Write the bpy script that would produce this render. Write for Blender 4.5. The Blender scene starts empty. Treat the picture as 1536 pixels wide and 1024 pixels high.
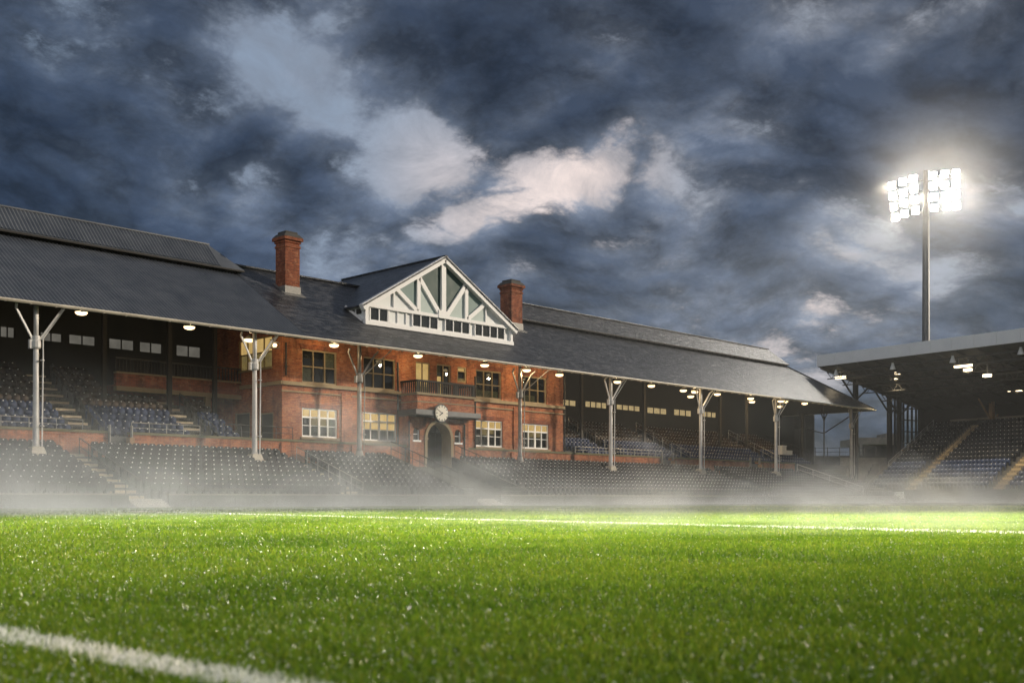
import bpy, math, random
import numpy as np
from mathutils import Vector, Matrix
random.seed(7); rng = np.random.default_rng(7)
S = bpy.context.scene
COL = S.collection
R = math.radians
# ------------------------------------------------------------------ camera, world, sun, exposure
TH = R(44.1); CT, ST = math.cos(TH), math.sin(TH)
FPX, CX, HZ, CH = 1630.0, 768.0, 747.0, 0.45
FWD = Vector((CT, ST, 0)); RGT = Vector((ST, -CT, 0))
cd = bpy.data.cameras.new('camera'); cam = bpy.data.objects.new('camera', cd); COL.objects.link(cam)
cam.location = (0, 0, CH); cam.rotation_euler = (R(90), 0, -(R(90) - TH))
cd.sensor_width = 36; cd.lens = FPX / 1536 * 36; cd.shift_y = (HZ - 512) / 1536
cd.clip_start = 0.05; cd.clip_end = 4000
cd.dof.use_dof = True; cd.dof.focus_distance = 45; cd.dof.aperture_fstop = 3.0
S.camera = cam
S.view_settings.view_transform = 'Standard'; S.view_settings.look = 'None'
S.view_settings.exposure = 0.0; S.view_settings.gamma = 1.0
S.cycles.use_denoising = True
try: S.cycles.denoiser = 'OPENIMAGEDENOISE'
except Exception: pass
S.cycles.max_bounces = 5; S.cycles.volume_bounces = 0; S.cycles.diffuse_bounces = 3
S.cycles.glossy_bounces = 2; S.cycles.transparent_max_bounces = 10
S.cycles.sample_clamp_indirect = 3.0; S.cycles.sample_clamp_direct = 0.0
S.cycles.caustics_reflective = False; S.cycles.caustics_refractive = False
S.cycles.volume_step_rate = 1.0; S.cycles.volume_max_steps = 256
S.cycles.use_light_tree = True

SUN_EL, SUN_ENERGY = R(19), 3.4
sun_h = Vector((0.78, -0.626, 0))
sun_to = (sun_h * math.cos(SUN_EL) + Vector((0, 0, math.sin(SUN_EL)))).normalized()
sl = bpy.data.lights.new('sun', 'SUN'); sl.energy = SUN_ENERGY; sl.angle = R(2.0); sl.color = (1.0, 0.86, 0.68)
so = bpy.data.objects.new('sun', sl); COL.objects.link(so)
so.rotation_euler = sun_to.to_track_quat('Z', 'Y').to_euler(); so.location = (0, 0, 80)

class NT:
    """tiny helper round a node tree"""
    def __init__(s, t): s.t = t; t.nodes.clear()
    def n(s, typ, ins=None, **kw):
        nd = s.t.nodes.new(typ)
        for k, v in kw.items(): setattr(nd, k, v)
        for k, v in (ins or {}).items(): s.set(nd, k, v)
        return nd
    def set(s, nd, k, v):
        sock = nd.inputs[k]
        if isinstance(v, bpy.types.NodeSocket): s.t.links.new(v, sock)
        else: sock.default_value = v
    def math(s, op, a, b=0.0, c=0.0, clamp=False):
        nd = s.n('ShaderNodeMath', {0: a, 1: b, 2: c}, operation=op); nd.use_clamp = clamp
        return nd.outputs[0]
    def vm(s, op, a, b=(0, 0, 0)):
        nd = s.n('ShaderNodeVectorMath', {0: a, 1: b}, operation=op)
        return nd.outputs['Value'] if op in ('DOT_PRODUCT', 'LENGTH') else nd.outputs[0]
    def noise(s, vec, scale, detail=4, rough=.5, dist=0.0):
        return s.n('ShaderNodeTexNoise', {'Vector': vec, 'Scale': scale, 'Detail': detail, 'Roughness': rough, 'Distortion': dist}).outputs['Fac']
    def ramp(s, fac, stops, interp='LINEAR'):
        nd = s.n('ShaderNodeValToRGB', {'Fac': fac}); cr = nd.color_ramp; cr.interpolation = interp
        while len(cr.elements) < len(stops): cr.elements.new(0.5)
        for e, (p, c) in zip(cr.elements, stops):
            e.position = p; e.color = (c if len(c) == 4 else (*c, 1)) if not isinstance(c, float) else (c, c, c, 1)
        return nd.outputs['Color']
    def mix(s, fac, a, b, mode='MIX'):
        nd = s.n('ShaderNodeMix', data_type='RGBA', blend_type=mode)
        s.set(nd, 0, fac); s.set(nd, 6, a if isinstance(a, bpy.types.NodeSocket) else (*a[:3], 1)); s.set(nd, 7, b if isinstance(b, bpy.types.NodeSocket) else (*b[:3], 1))
        return nd.outputs[2]

def px_dir(px, py):
    return (FWD + RGT * ((px - CX) / FPX) + Vector((0, 0, (HZ - py) / FPX))).normalized()

world = bpy.data.worlds.new('World'); S.world = world; world.use_nodes = True
w = NT(world.node_tree)
tc = w.n('ShaderNodeTexCoord').outputs['Generated']
warp = w.n('ShaderNodeTexNoise', {'Vector': tc, 'Scale': 5.0, 'Detail': 3.0}).outputs['Color']
wv = w.vm('SCALE', w.vm('SUBTRACT', warp, (.5, .5, .5))); wv.node.inputs['Scale'].default_value = 0.05
tcw = w.vm('ADD', tc, wv)
tcn = w.vm('NORMALIZE', tcw)
zz0 = w.n('ShaderNodeSeparateXYZ', {0: tcw}).outputs[2]
inv = w.math('DIVIDE', 1.0, w.math('ADD', w.math('MAXIMUM', zz0, 0.0), .36))      # clouds lie on a high layer: they shrink and flatten towards the horizon
plane = w.n('ShaderNodeVectorMath', {0: tcw, 3: inv}, operation='SCALE').outputs[0]
flat = w.vm('MULTIPLY', plane, (.70, .70, .70))
def lobe(px, py, rad, wt):
    d = px_dir(px, py)
    k = 2.6 / ((rad / FPX) ** 2)
    dot = w.vm('DOT_PRODUCT', tcn, tuple(d))
    e = w.math('POWER', w.math('MAXIMUM', dot, 0.0), k)
    return w.math('MULTIPLY', e, wt * (.80 if wt > 0 else .8))
LOBES = [(330, 40, 100, .12), (430, 100, 70, .24), (530, 165, 80, .30), (600, 205, 70, .28), (660, 240, 80, .22), (770, 255, 85, .22), (860, 285, 70, .36),
         (930, 240, 90, .20), (820, 190, 80, .10), (720, 340, 50, .36), (690, 300, 60, .12), (1010, 215, 70, .12), (590, 325, 70, .08), (480, 385, 60, .10),
         (1110, 490, 60, .08), (1230, 465, 50, .16), (1040, 505, 50, .15), (1320, 440, 90, .12), (1250, 300, 110, .06), (1440, 380, 120, .06), (1330, 590, 120, .10), (940, 470, 160, .05),
         (170, 270, 170, -.13), (60, 250, 200, -.10), (330, 215, 110, -.10), (420, 300, 130, -.07), (640, 90, 110, -.10), (900, 90, 180, -.12), (1250, 90, 260, -.12), (1450, 150, 200, -.10),
         (1110, 320, 90, -.10), (880, 375, 80, -.08), (640, 275, 40, -.04), (960, 330, 50, -.10), (1500, 560, 80, -.05), (120, 60, 150, -.03), (790, 240, 30, -.14), (850, 345, 60, -.06), (1030, 30, 80, -.22), (1390, 180, 90, -.26), (700, 110, 60, -.12), (480, 145, 60, .24), (1140, 395, 80, -.26), (1500, 440, 80, -.05), (880, 185, 55, -.16), (1370, 50, 150, -.32), (1310, 370, 110, -.20), (370, 320, 80, -.16), (100, 430, 120, -.10), (640, 200, 60, .10), (700, 240, 50, .10), (1340, 640, 150, -.20), (860, 120, 60, -.10)]
acc = None
for L in LOBES:
    v = lobe(*L); acc = v if acc is None else w.math('ADD', acc, v)
def billow(vec):            # rounded puffs: sum of folded noise
    a = w.math('ABSOLUTE', w.math('SUBTRACT', w.noise(vec, 7.0, 0, .5), .5)); b = w.math('ABSOLUTE', w.math('SUBTRACT', w.noise(vec, 15.0, 0, .5), .5)); c_ = w.math('ABSOLUTE', w.math('SUBTRACT', w.noise(vec, 33.0, 5, .65), .5))
    return w.math('SUBTRACT', .17, w.math('ADD', w.math('MULTIPLY', a, .8), w.math('ADD', w.math('MULTIPLY', b, .5), w.math('MULTIPLY', c_, .38))))
def dens(vec):
    return w.math('ADD', w.math('MULTIPLY', w.math('SUBTRACT', w.noise(vec, 5.6, 12, .62, 0.0), .5), 1.85), w.math('MULTIPLY', billow(vec), 1.9))
off = w.vm('ADD', flat, tuple(FWD * -.030 + RGT * .012))
D1 = dens(flat); emb = w.math('SUBTRACT', D1, dens(off))
D = w.math('SUBTRACT', w.math('ADD', D1, .42), w.math('MULTIPLY', acc, 1.45))
cover = w.n('ShaderNodeMapRange', {0: D, 1: .03, 2: .38, 3: 0.0, 4: 1.0}, interpolation_type='SMOOTHSTEP').outputs[0]
body = w.ramp(D, [(.05, (.200, .235, .315)), (.24, (.112, .143, .208)), (.42, (.066, .090, .142)), (.62, (.036, .053, .092)), (.9, (.018, .029, .056))])
lit = w.math('MULTIPLY_ADD', emb, 2.1, w.math('MULTIPLY_ADD', w.noise(flat, 16.0, 9, .68), .9, .55)); lit = w.math('MAXIMUM', lit, .5)
lit = w.math('MINIMUM', lit, 1.8)
lit = w.math('MULTIPLY', lit, w.math('ADD', w.math('ADD', 1.0, lobe(1180, 440, 330, .75)), lobe(470, 390, 260, .45)))
body = w.mix(1.0, body, w.n('ShaderNodeCombineColor', {0: lit, 1: lit, 2: lit}).outputs[0], 'MULTIPLY')
warm = None
for L in [(850, 285, 110, .55), (740, 340, 90, .5), (660, 255, 90, .30), (930, 240, 90, .35), (1090, 490, 120, .40), (1240, 480, 120, .35)]:
    v = lobe(*L); warm = v if warm is None else w.math('ADD', warm, v)
gap = w.mix(w.math('MULTIPLY', warm, 1.4, 0.0, True), (.245, .325, .470), (.92, .82, .83))
veil = w.ramp(w.noise(flat, 9.0, 10, .66, .4), [(.40, 0.0), (.66, 1.0)])
gap = w.mix(w.math('MULTIPLY', veil, .75), gap, (.19, .225, .30))
col = w.mix(cover, gap, body)
# greyer, lighter cloud towards the lit side of the sky (right), deeper blue at left
side = w.vm('DOT_PRODUCT', tc, tuple(RGT))
sidef = w.math('MULTIPLY_ADD', side, 1.3, .62, clamp=True)
tint = w.mix(sidef, (.90, .97, .99), (1.46, 1.26, 1.05))
col = w.mix(1.0, col, tint, 'MULTIPLY')
zed = w.n('ShaderNodeSeparateXYZ', {0: tc}).outputs[2]
sky = w.n('ShaderNodeTexSky', sky_type='NISHITA', sun_disc=False)
sky.sun_elevation = SUN_EL; sky.sun_rotation = math.atan2(sun_to.x, sun_to.y); sky.ozone_density = 3.0
fill_lobe = w.math('POWER', w.math('MAXIMUM', w.vm('DOT_PRODUCT', tc, tuple(Vector((-.95, -.28, .22)).normalized())), 0.0), 7.0)   # added bright lobe behind the camera, out of view, to light the fascia
col = w.mix(w.math('MULTIPLY', fill_lobe, 1.0, 0.0, True), col, (1.45, 1.4, 1.36))
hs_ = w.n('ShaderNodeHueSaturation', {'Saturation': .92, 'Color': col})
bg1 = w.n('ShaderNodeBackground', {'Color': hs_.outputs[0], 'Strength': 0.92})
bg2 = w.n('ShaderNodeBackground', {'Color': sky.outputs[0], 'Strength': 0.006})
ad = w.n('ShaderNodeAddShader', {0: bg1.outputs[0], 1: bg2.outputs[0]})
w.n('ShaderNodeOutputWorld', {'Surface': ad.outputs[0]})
world.cycles.sampling_method = 'MANUAL'; world.cycles.sample_map_resolution = 512

# ------------------------------------------------------------------ projection helpers (pixels of the photo -> metres)
def XY(px, Y):
    q = (px - CX) / FPX
    return Y * (CT + q * ST) / (ST - q * CT)
def P(px, py, Y):
    X = XY(px, Y); d = X * CT + Y * ST
    return X, CH + (HZ - py) / FPX * d
def YX(px, X):
    q = (px - CX) / FPX
    return X * (ST - q * CT) / (CT + q * ST)
def PX(px, py, X):
    Y = YX(px, X); d = X * CT + Y * ST
    return Y, CH + (HZ - py) / FPX * d
def GR(r, d, z=0.0): return FWD * d + RGT * r + Vector((0, 0, z))

# ------------------------------------------------------------------ materials
def mat(name): 
    m = bpy.data.materials.new(name); m.use_nodes = True
    return m, NT(m.node_tree)
def pbr(t, **kw):
    b = t.n('ShaderNodeBsdfPrincipled', {k.replace('_', ' '): v for k, v in kw.items()})
    t.n('ShaderNodeOutputMaterial', {'Surface': b.outputs[0]})
    return b
def bump(t, h, s=.3, dist=.02):
    return t.n('ShaderNodeBump', {'Height': h, 'Strength': s, 'Distance': dist}).outputs[0]
def gpos(t): return t.n('ShaderNodeNewGeometry').outputs['Position']

def simple(name, c1, c2, rough=.6, metal=0.0, scale=3.0, detail=5, bs=.0, spec=.5, rvar=.15):
    m, t = mat(name); p = gpos(t)
    n = t.noise(p, scale, detail, .6); n2 = t.noise(p, scale * 7, 3, .6)
    f = t.math('MULTIPLY_ADD', n, 1.6, -.3, clamp=True); f = t.math('MULTIPLY', f, t.math('MULTIPLY_ADD', n2, .8, .6), clamp=True)
    kw = dict(Base_Color=t.mix(f, c1, c2), Roughness=t.math('MULTIPLY_ADD', n, rvar * 2, rough - rvar, clamp=True), Metallic=metal, Specular_IOR_Level=spec)
    if bs: kw['Normal'] = bump(t, n2, bs, .02)
    pbr(t, **kw); return m

def brick_mat(name, a, b, mortar, dark=.35):
    m, t = mat(name); p = gpos(t); s = t.n('ShaderNodeSeparateXYZ', {0: p})
    v = t.n('ShaderNodeCombineXYZ', {0: t.math('ADD', s.outputs[0], s.outputs[1]), 1: s.outputs[2], 2: 0.0}).outputs[0]
    br = t.n('ShaderNodeTexBrick', {'Vector': v, 'Color1': (*a, 1), 'Color2': (*b, 1), 'Mortar': (*mortar, 1), 'Scale': 1.0, 'Mortar Size': .011, 'Mortar Smooth': .2, 'Bias': 0.0, 'Brick Width': .30, 'Row Height': .105})
    big = t.noise(p, .45, 6, .65); mid = t.noise(p, 2.4, 6, .7); fine = t.noise(p, 8.0, 4, .7)
    # soot and damp: vertical streaks
    st = t.noise(t.vm('MULTIPLY', p, (1.6, 1.6, .28)), 1.0, 6, .68)
    f = t.ramp(big, [(.30, (.50, .47, .45)), (.47, (.92, .90, .88)), (.62, (1.15, 1.12, 1.06)), (.75, (1.35, 1.36, 1.36))])
    c = t.mix(1.0, br.outputs[0], f, 'MULTIPLY')
    c = t.mix(t.math('MULTIPLY', t.ramp(st, [(.50, 0.0), (.66, 1.0)]), dark), c, (.030, .022, .018))
    c = t.mix(t.math('MULTIPLY', t.ramp(mid, [(.54, 0.0), (.70, 1.0)]), .55), c, (.52, .27, .15))
    c = t.mix(t.math('MULTIPLY', t.ramp(fine, [(.28, 1.0), (.45, 0.0)]), .65), c, (.075, .028, .016))
    h = t.math('SUBTRACT', t.math('MULTIPLY', fine, .5), br.outputs['Fac'])
    pbr(t, Base_Color=c, Roughness=.86, Specular_IOR_Level=.25, Normal=bump(t, h, .7, .02)); return m

M = {}
M['brick'] = brick_mat('red_brick', (.46, .165, .070), (.27, .078, .036), (.30, .20, .14), .55)
M['brick_dark'] = brick_mat('aged_brick', (.34, .105, .050), (.19, .052, .028), (.17, .12, .09), .6)
M['stone'] = simple('weathered_stone', (.20, .155, .09), (.34, .27, .165), .85, scale=2.2, bs=.25)
M['coping'] = simple('mossy_coping', (.07, .075, .030), (.20, .165, .085), .9, scale=1.6, bs=.3)
M['white'] = simple('white_painted_timber', (.70, .70, .70), (.86, .86, .86), .5, scale=1.5, bs=.05)
M['gutter'] = simple('cream_gutter_paint', (.42, .38, .31), (.74, .68, .57), .4, scale=.8, bs=.05)
M['column'] = simple('pale_column_paint', (.50, .49, .48), (.74, .73, .72), .42, scale=2.5, bs=.08)
M['column_grey'] = simple('galvanised_column', (.16, .16, .16), (.34, .33, .31), .42, .3, scale=3, bs=.1)
M['plinth'] = simple('column_plinth_stone', (.34, .31, .26), (.62, .57, .48), .85, scale=4, bs=.3)
M['iron'] = simple('black_ironwork', (.012, .012, .013), (.035, .033, .030), .45, .2, scale=4)
M['steel'] = simple('grey_handrail_steel', (.22, .22, .21), (.42, .41, .39), .35, .7, scale=4)
M['darkwood'] = simple('dark_stained_timber', (.012, .011, .010), (.030, .026, .022), .8, scale=2)
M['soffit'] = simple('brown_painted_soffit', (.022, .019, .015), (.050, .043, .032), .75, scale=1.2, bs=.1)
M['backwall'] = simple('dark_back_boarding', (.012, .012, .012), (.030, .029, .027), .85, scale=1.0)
M['lead'] = simple('lead_flashing', (.12, .12, .115), (.30, .29, .27), .55, .3, scale=5, bs=.2)
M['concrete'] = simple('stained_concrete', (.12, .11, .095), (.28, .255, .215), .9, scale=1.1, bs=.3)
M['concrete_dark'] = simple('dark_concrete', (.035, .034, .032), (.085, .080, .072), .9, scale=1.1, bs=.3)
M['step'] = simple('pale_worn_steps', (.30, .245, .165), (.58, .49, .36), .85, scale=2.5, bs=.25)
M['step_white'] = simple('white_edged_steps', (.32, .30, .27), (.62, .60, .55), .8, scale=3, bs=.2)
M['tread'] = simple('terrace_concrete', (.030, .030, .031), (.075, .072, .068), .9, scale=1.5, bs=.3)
M['gate'] = simple('grey_steel_gate', (.045, .050, .050), (.085, .090, .088), .55, .3, scale=2)
M['canopy'] = simple('slate_blue_canopy', (.055, .060, .068), (.12, .125, .135), .5, scale=2)
M['pitchwall'] = simple('dark_green_boards', (.016, .022, .017), (.040, .048, .038), .7, scale=1.2)
M['fascia'] = simple('pale_metal_fascia', (.66, .68, .70), (.80, .81, .82), .45, .1, scale=.5)
M['pole'] = simple('galvanised_mast', (.045, .050, .055), (.10, .105, .11), .4, .55, scale=1.5)
M['tan'] = simple('tan_painted_steel', (.20, .12, .06), (.34, .21, .11), .7, scale=2)
M['ply'] = simple('orange_boarding', (.34, .17, .05), (.50, .27, .09), .7, scale=5)
M['mint'] = simple('pale_mint_panel', (.36, .45, .43), (.50, .58, .56), .6, scale=1.2, bs=.05)
M['green_mid'] = simple('sage_green_panel', (.13, .21, .20), (.20, .29, .275), .6, scale=1.2, bs=.05)
M['green_dark'] = simple('dark_green_panel', (.018, .052, .045), (.038, .085, .075), .6, scale=1.6, bs=.05)
M['offwhite'] = simple('off_white_panel', (.66, .69, .69), (.80, .82, .82), .55, scale=1.0)
M['dial'] = simple('cream_clock_dial', (.66, .62, .52), (.78, .74, .64), .5, scale=6)
M['boxwhite'] = simple('white_equipment_box', (.5, .5, .5), (.72, .72, .7), .5, scale=5)
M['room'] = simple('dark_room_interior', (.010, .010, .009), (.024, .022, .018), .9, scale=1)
M['curtain'] = simple('faded_curtain', (.05, .055, .03), (.15, .15, .085), .9, scale=6)
def emit(name, c, s, var=0.0, scale=2.0):
    m, t = mat(name)
    cc = (*c, 1)
    if var:
        n = t.noise(gpos(t), scale, 3, .5)
        cc = t.mix(n, tuple(x * (1 - var) for x in c), tuple(x * (1 + var) for x in c))
    e = t.n('ShaderNodeEmission', {'Color': cc, 'Strength': s}); t.n('ShaderNodeOutputMaterial', {'Surface': e.outputs[0]}); return m
M['lamp'] = emit('glowing_lamp_glass', (1, .72, .38), 3.4)
M['lamp_white'] = emit('glowing_floodlight_glass', (1, .95, .85), 30)
M['lamp_stand'] = emit('glowing_stand_lamp_glass', (1, .80, .50), 4.5)
M['blind'] = emit('lit_cream_blind', (.74, .47, .17), .95, .35, 2.2)
M['blind_dim'] = emit('dim_lit_blind', (.36, .25, .09), .5, .6, 3.0)
M['pane_lit'] = emit('lit_office_window', (.62, .46, .22), .62, .6, 3.0)
M['pane_pale'] = emit('pale_emissive_window', (.30, .28, .235), .36, .6, 1.3)  # panes emit a faint mottled pale tone
m, t = mat('window_glass')
g = t.n('ShaderNodeBsdfGlossy', {'Color': (.9, .92, .95, 1), 'Roughness': .04}); tr = t.n('ShaderNodeBsdfTransparent', {'Color': (.88, .90, .88, 1)})
lw_ = t.n('ShaderNodeLayerWeight', {'Blend': .5}).outputs['Facing']; fm = t.math('MULTIPLY_ADD', t.math('POWER', lw_, 5.0), .85, .035)
t.n('ShaderNodeOutputMaterial', {'Surface': t.n('ShaderNodeMixShader', {0: fm, 1: tr.outputs[0], 2: g.outputs[0]}).outputs[0]}); M['glass'] = m
# slate: courses across the slope, damp sheen that varies slate by slate
m, t = mat('wet_slate'); p = gpos(t); s = t.n('ShaderNodeSeparateXYZ', {0: p})
sl_v = t.n('ShaderNodeCombineXYZ', {0: t.math('ADD', s.outputs[0], t.math('MULTIPLY', t.noise(p, .6, 2), .15)), 1: t.math('ADD', s.outputs[2], t.math('MULTIPLY', t.noise(p, 2.5, 3), .05)), 2: 0.0}).outputs[0]
br = t.n('ShaderNodeTexBrick', {'Vector': sl_v, 'Color1': (.016, .020, .026, 1), 'Color2': (.062, .067, .077, 1), 'Mortar': (.006, .007, .008, 1), 'Scale': 1.0, 'Mortar Size': .022, 'Mortar Smooth': .3, 'Bias': -.1, 'Brick Width': .72, 'Row Height': .24})
bg = t.noise(p, .35, 6, .62); md = t.noise(p, 2.0, 5, .65)
c = t.mix(1.0, br.outputs[0], t.ramp(bg, [(.32, (.62, .64, .68)), (.55, (1.0, 1.0, 1.0)), (.72, (1.35, 1.30, 1.22))]), 'MULTIPLY')
c = t.mix(t.math('MULTIPLY', t.ramp(md, [(.6, 0.0), (.75, 1.0)]), .5), c, (.085, .072, .05))
wav = t.noise(t.vm('MULTIPLY', p, (1.5, 1.5, 5.0)), 1.0, 6, .75)
hs = t.math('ADD', t.math('MULTIPLY', br.outputs['Fac'], -.8), t.math('MULTIPLY', wav, 2.2))
c = t.mix(t.math('MULTIPLY', t.ramp(wav, [(.50, 0.0), (.62, 1.0)]), .75), t.mix(t.ramp(wav, [(.36, 1.0), (.46, 0.0)]), c, (.012, .013, .016)), (.105, .107, .112))
pbr(t, Base_Color=c, Roughness=t.math('MULTIPLY_ADD', md, .28, .20), Specular_IOR_Level=.6, Normal=bump(t, hs, .8, .06)); M['slate'] = m
M['corrugated'] = simple('corrugated_sheet', (.060, .069, .084), (.13, .142, .160), .42, .0, scale=.8, bs=.05)

def seat_mat(name, a, b):
    m, t = mat(name); n = t.noise(gpos(t), 1.3, 2); n2 = t.n('ShaderNodeTexWhiteNoise', {'Vector': t.vm('SNAP', gpos(t), (.46, .8, 10.))}).outputs['Value']
    pbr(t, Base_Color=t.mix(n2, a, b), Roughness=t.math('MULTIPLY_ADD', n, .2, .42), Specular_IOR_Level=.18); return m
M['seat_grey'] = seat_mat('charcoal_seat_plastic', (.006, .007, .010), (.015, .017, .024))
M['seat_blue'] = seat_mat('blue_seat_plastic', (.009, .017, .050), (.022, .038, .095))
M['seat_brown'] = seat_mat('brown_timber_seat', (.020, .014, .011), (.050, .034, .024))
M['tag'] = simple('white_seat_dot', (.70, .70, .68), (.85, .85, .83), .35)  # small white disc on each seat back

# ------------------------------------------------------------------ mesh builder and scene graph helpers
class MB:
    def __init__(s): s.v = []; s.f = []; s.m = []
    def face(s, pts, mi=0):
        i = len(s.v); s.v += [tuple(p) for p in pts]; s.f.append(tuple(range(i, i + len(pts)))); s.m.append(mi)
    def hexa(s, c, mi=0):
        i = len(s.v); s.v += [tuple(p) for p in c]
        for q in ((0, 3, 2, 1), (4, 5, 6, 7), (0, 1, 5, 4), (1, 2, 6, 5), (2, 3, 7, 6), (3, 0, 4, 7)):
            s.f.append(tuple(i + k for k in q)); s.m.append(mi)
        return s
    def box(s, x0, x1, y0, y1, z0, z1, mi=0):
        return s.hexa([(x0, y0, z0), (x1, y0, z0), (x1, y1, z0), (x0, y1, z0), (x0, y0, z1), (x1, y0, z1), (x1, y1, z1), (x0, y1, z1)], mi)
    def slab(s, top, th, mi=0, axis=Vector((0, 0, -1))):
        top = [Vector(p) for p in top]; bot = [p + axis * th for p in top]; n = len(top); i = len(s.v)
        s.v += [tuple(p) for p in top + bot]
        s.f.append(tuple(range(i, i + n))); s.f.append(tuple(range(i + 2 * n - 1, i + n - 1, -1))); s.m += [mi, mi]
        for k in range(n):
            s.f.append((i + k, i + n + k, i + n + (k + 1) % n, i + (k + 1) % n)); s.m.append(mi)
        return s
    def tube(s, pts, r, n=8, mi=0, cap=True):
        pts = [Vector(p) for p in pts]; rs = r if isinstance(r, (list, tuple)) else [r] * len(pts); i0 = len(s.v)
        for k, p in enumerate(pts):
            d = (pts[min(k + 1, len(pts) - 1)] - pts[max(k - 1, 0)]).normalized()
            u = d.cross(Vector((0, 0, 1)));  u = u.normalized() if u.length > 1e-4 else Vector((1, 0, 0)); v_ = d.cross(u)
            for j in range(n):
                a = 2 * math.pi * j / n; s.v.append(tuple(p + (u * math.cos(a) + v_ * math.sin(a)) * rs[k]))
        for k in range(len(pts) - 1):
            for j in range(n):
                a = i0 + k * n + j; b = i0 + k * n + (j + 1) % n; s.f.append((a, b, b + n, a + n)); s.m.append(mi)
        if cap:
            s.f.append(tuple(range(i0, i0 + n))); s.f.append(tuple(range(len(s.v) - 1, len(s.v) - n - 1, -1))); s.m += [mi, mi]
        return s
    def bar(s, p0, p1, w_, h_, mi=0, up=Vector((0, 0, 1))):
        p0, p1 = Vector(p0), Vector(p1); d = (p1 - p0).normalized(); sd = d.cross(up)
        sd = sd.normalized() if sd.length > 1e-4 else Vector((1, 0, 0)); u = sd.cross(d).normalized()
        a = sd * w_ / 2; b = u * h_ / 2
        return s.hexa([p0 - a - b, p0 + a - b, p1 + a - b, p1 - a - b, p0 - a + b, p0 + a + b, p1 + a + b, p1 - a + b], mi)
    def lathe(s, prof, c, n=14, mi=0):
        i0 = len(s.v)
        for (r, z) in prof:
            for j in range(n):
                a = 2 * math.pi * j / n; s.v.append((c[0] + r * math.cos(a), c[1] + r * math.sin(a), c[2] + z))
        for k in range(len(prof) - 1):
            for j in range(n):
                a = i0 + k * n + j; b = i0 + k * n + (j + 1) % n; s.f.append((a, b, b + n, a + n)); s.m.append(mi)
        s.f.append(tuple(range(i0 + n - 1, i0 - 1, -1))); s.f.append(tuple(range(len(s.v) - n, len(s.v)))); s.m += [mi, mi]
        return s
    def build(s, name, mats, parent=None, smooth=False):
        o0 = ORG.get(parent.name, Vector()) if parent else Vector()
        mats = mats if isinstance(mats, (list, tuple)) else [mats]
        me = bpy.data.meshes.new(name); me.from_pydata([tuple(Vector(v) - o0) for v in s.v], [], s.f)
        for q in mats: me.materials.append(M[q] if isinstance(q, str) else q)
        me.polygons.foreach_set('material_index', s.m); 
        if smooth: me.polygons.foreach_set('use_smooth', [True] * len(s.f))
        me.update()
        o = bpy.data.objects.new(name, me); COL.objects.link(o)
        if parent: o.parent = parent
        ORG[o.name] = o0
        return o
ORG = {}
def tag(o, label=None, cat=None, group=None, kind=None):
    if label: o['label'] = label
    if cat: o['category'] = cat
    if group: o['group'] = group
    if kind: o['kind'] = kind
    return o
def thing(name, loc, label, cat, group=None):
    o = bpy.data.objects.new(name, None); COL.objects.link(o); o.location = loc; ORG[o.name] = Vector(loc); o.empty_display_size = .2
    return tag(o, label, cat, group)
def sub(name, parent):                      # an empty part that only carries its pieces
    o = bpy.data.objects.new(name, None); COL.objects.link(o); o.parent = parent; ORG[o.name] = ORG[parent.name]; o.empty_display_size = .1
    return o
def lamp_light(name, typ, loc, energy, color, parent, **kw):
    l = bpy.data.lights.new(name, typ); l.energy = energy; l.color = color
    for k, v in kw.items(): setattr(l, k, v)
    o = bpy.data.objects.new(name, l); COL.objects.link(o)
    if parent: o.parent = parent; o.location = Vector(loc) - ORG[parent.name]
    else: o.location = loc
    return o
def np_mesh(name, verts, quads, mats, mi=None, tris=None):
    me = bpy.data.meshes.new(name); nq = len(quads); ntr = 0 if tris is None else len(tris)
    me.vertices.add(len(verts)); me.vertices.foreach_set('co', np.asarray(verts, np.float32).ravel())
    loops = quads.ravel() if ntr == 0 else np.concatenate([quads.ravel(), tris.ravel()])
    me.loops.add(len(loops)); me.loops.foreach_set('vertex_index', loops.astype(np.int32))
    st = np.arange(nq) * 4
    if ntr: st = np.concatenate([st, nq * 4 + np.arange(ntr) * 3])
    me.polygons.add(nq + ntr); me.polygons.foreach_set('loop_start', st.astype(np.int32))
    for q in mats: me.materials.append(M[q])
    if mi is not None: me.polygons.foreach_set('material_index', np.asarray(mi, np.int32))
    me.update(calc_edges=True); me.validate()
    o = bpy.data.objects.new(name, me); COL.objects.link(o); return o

# ------------------------------------------------------------------ ground and painted lines
m, t = mat('pitch_turf'); p = gpos(t)
a = t.noise(p, 14.0, 4, .7); b = t.noise(p, 1.1, 5, .6); c0 = t.noise(p, .16, 3, .5)
c = t.mix(a, (.018, .040, .005), (.050, .096, .010)); c = t.mix(t.math('MULTIPLY', b, .55), c, (.068, .104, .012))
c = t.mix(t.math('MULTIPLY', t.ramp(c0, [(.42, 0.0), (.62, 1.0)]), .4), c, (.074, .112, .015))
pbr(t, Base_Color=c, Roughness=.95, Specular_IOR_Level=.02, Normal=bump(t, a, .8, .04)); M['turf'] = m
mb = MB(); mb.face([(-900, -900, 0), (900, -900, 0), (900, 900, 0), (-900, 900, 0)])
tag(mb.build('pitch', 'turf'), 'wet green turf pitch under floodlight', None, None, 'structure')
NEAR = (GR(-3.59, 5.22), GR(0.01, 2.06), .145)
FAR = (GR(-7.66, 30.3), GR(12.5, 6.9), .36)
m, t = mat('pitch_line_paint'); p = gpos(t); n = t.noise(p, 30.0, 4, .7)
pbr(t, Base_Color=t.mix(t.ramp(n, [(.38, 0.0), (.6, 1.0)]), (.16, .22, .10), (.66, .68, .64)), Roughness=.8); M['linepaint'] = m
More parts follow.
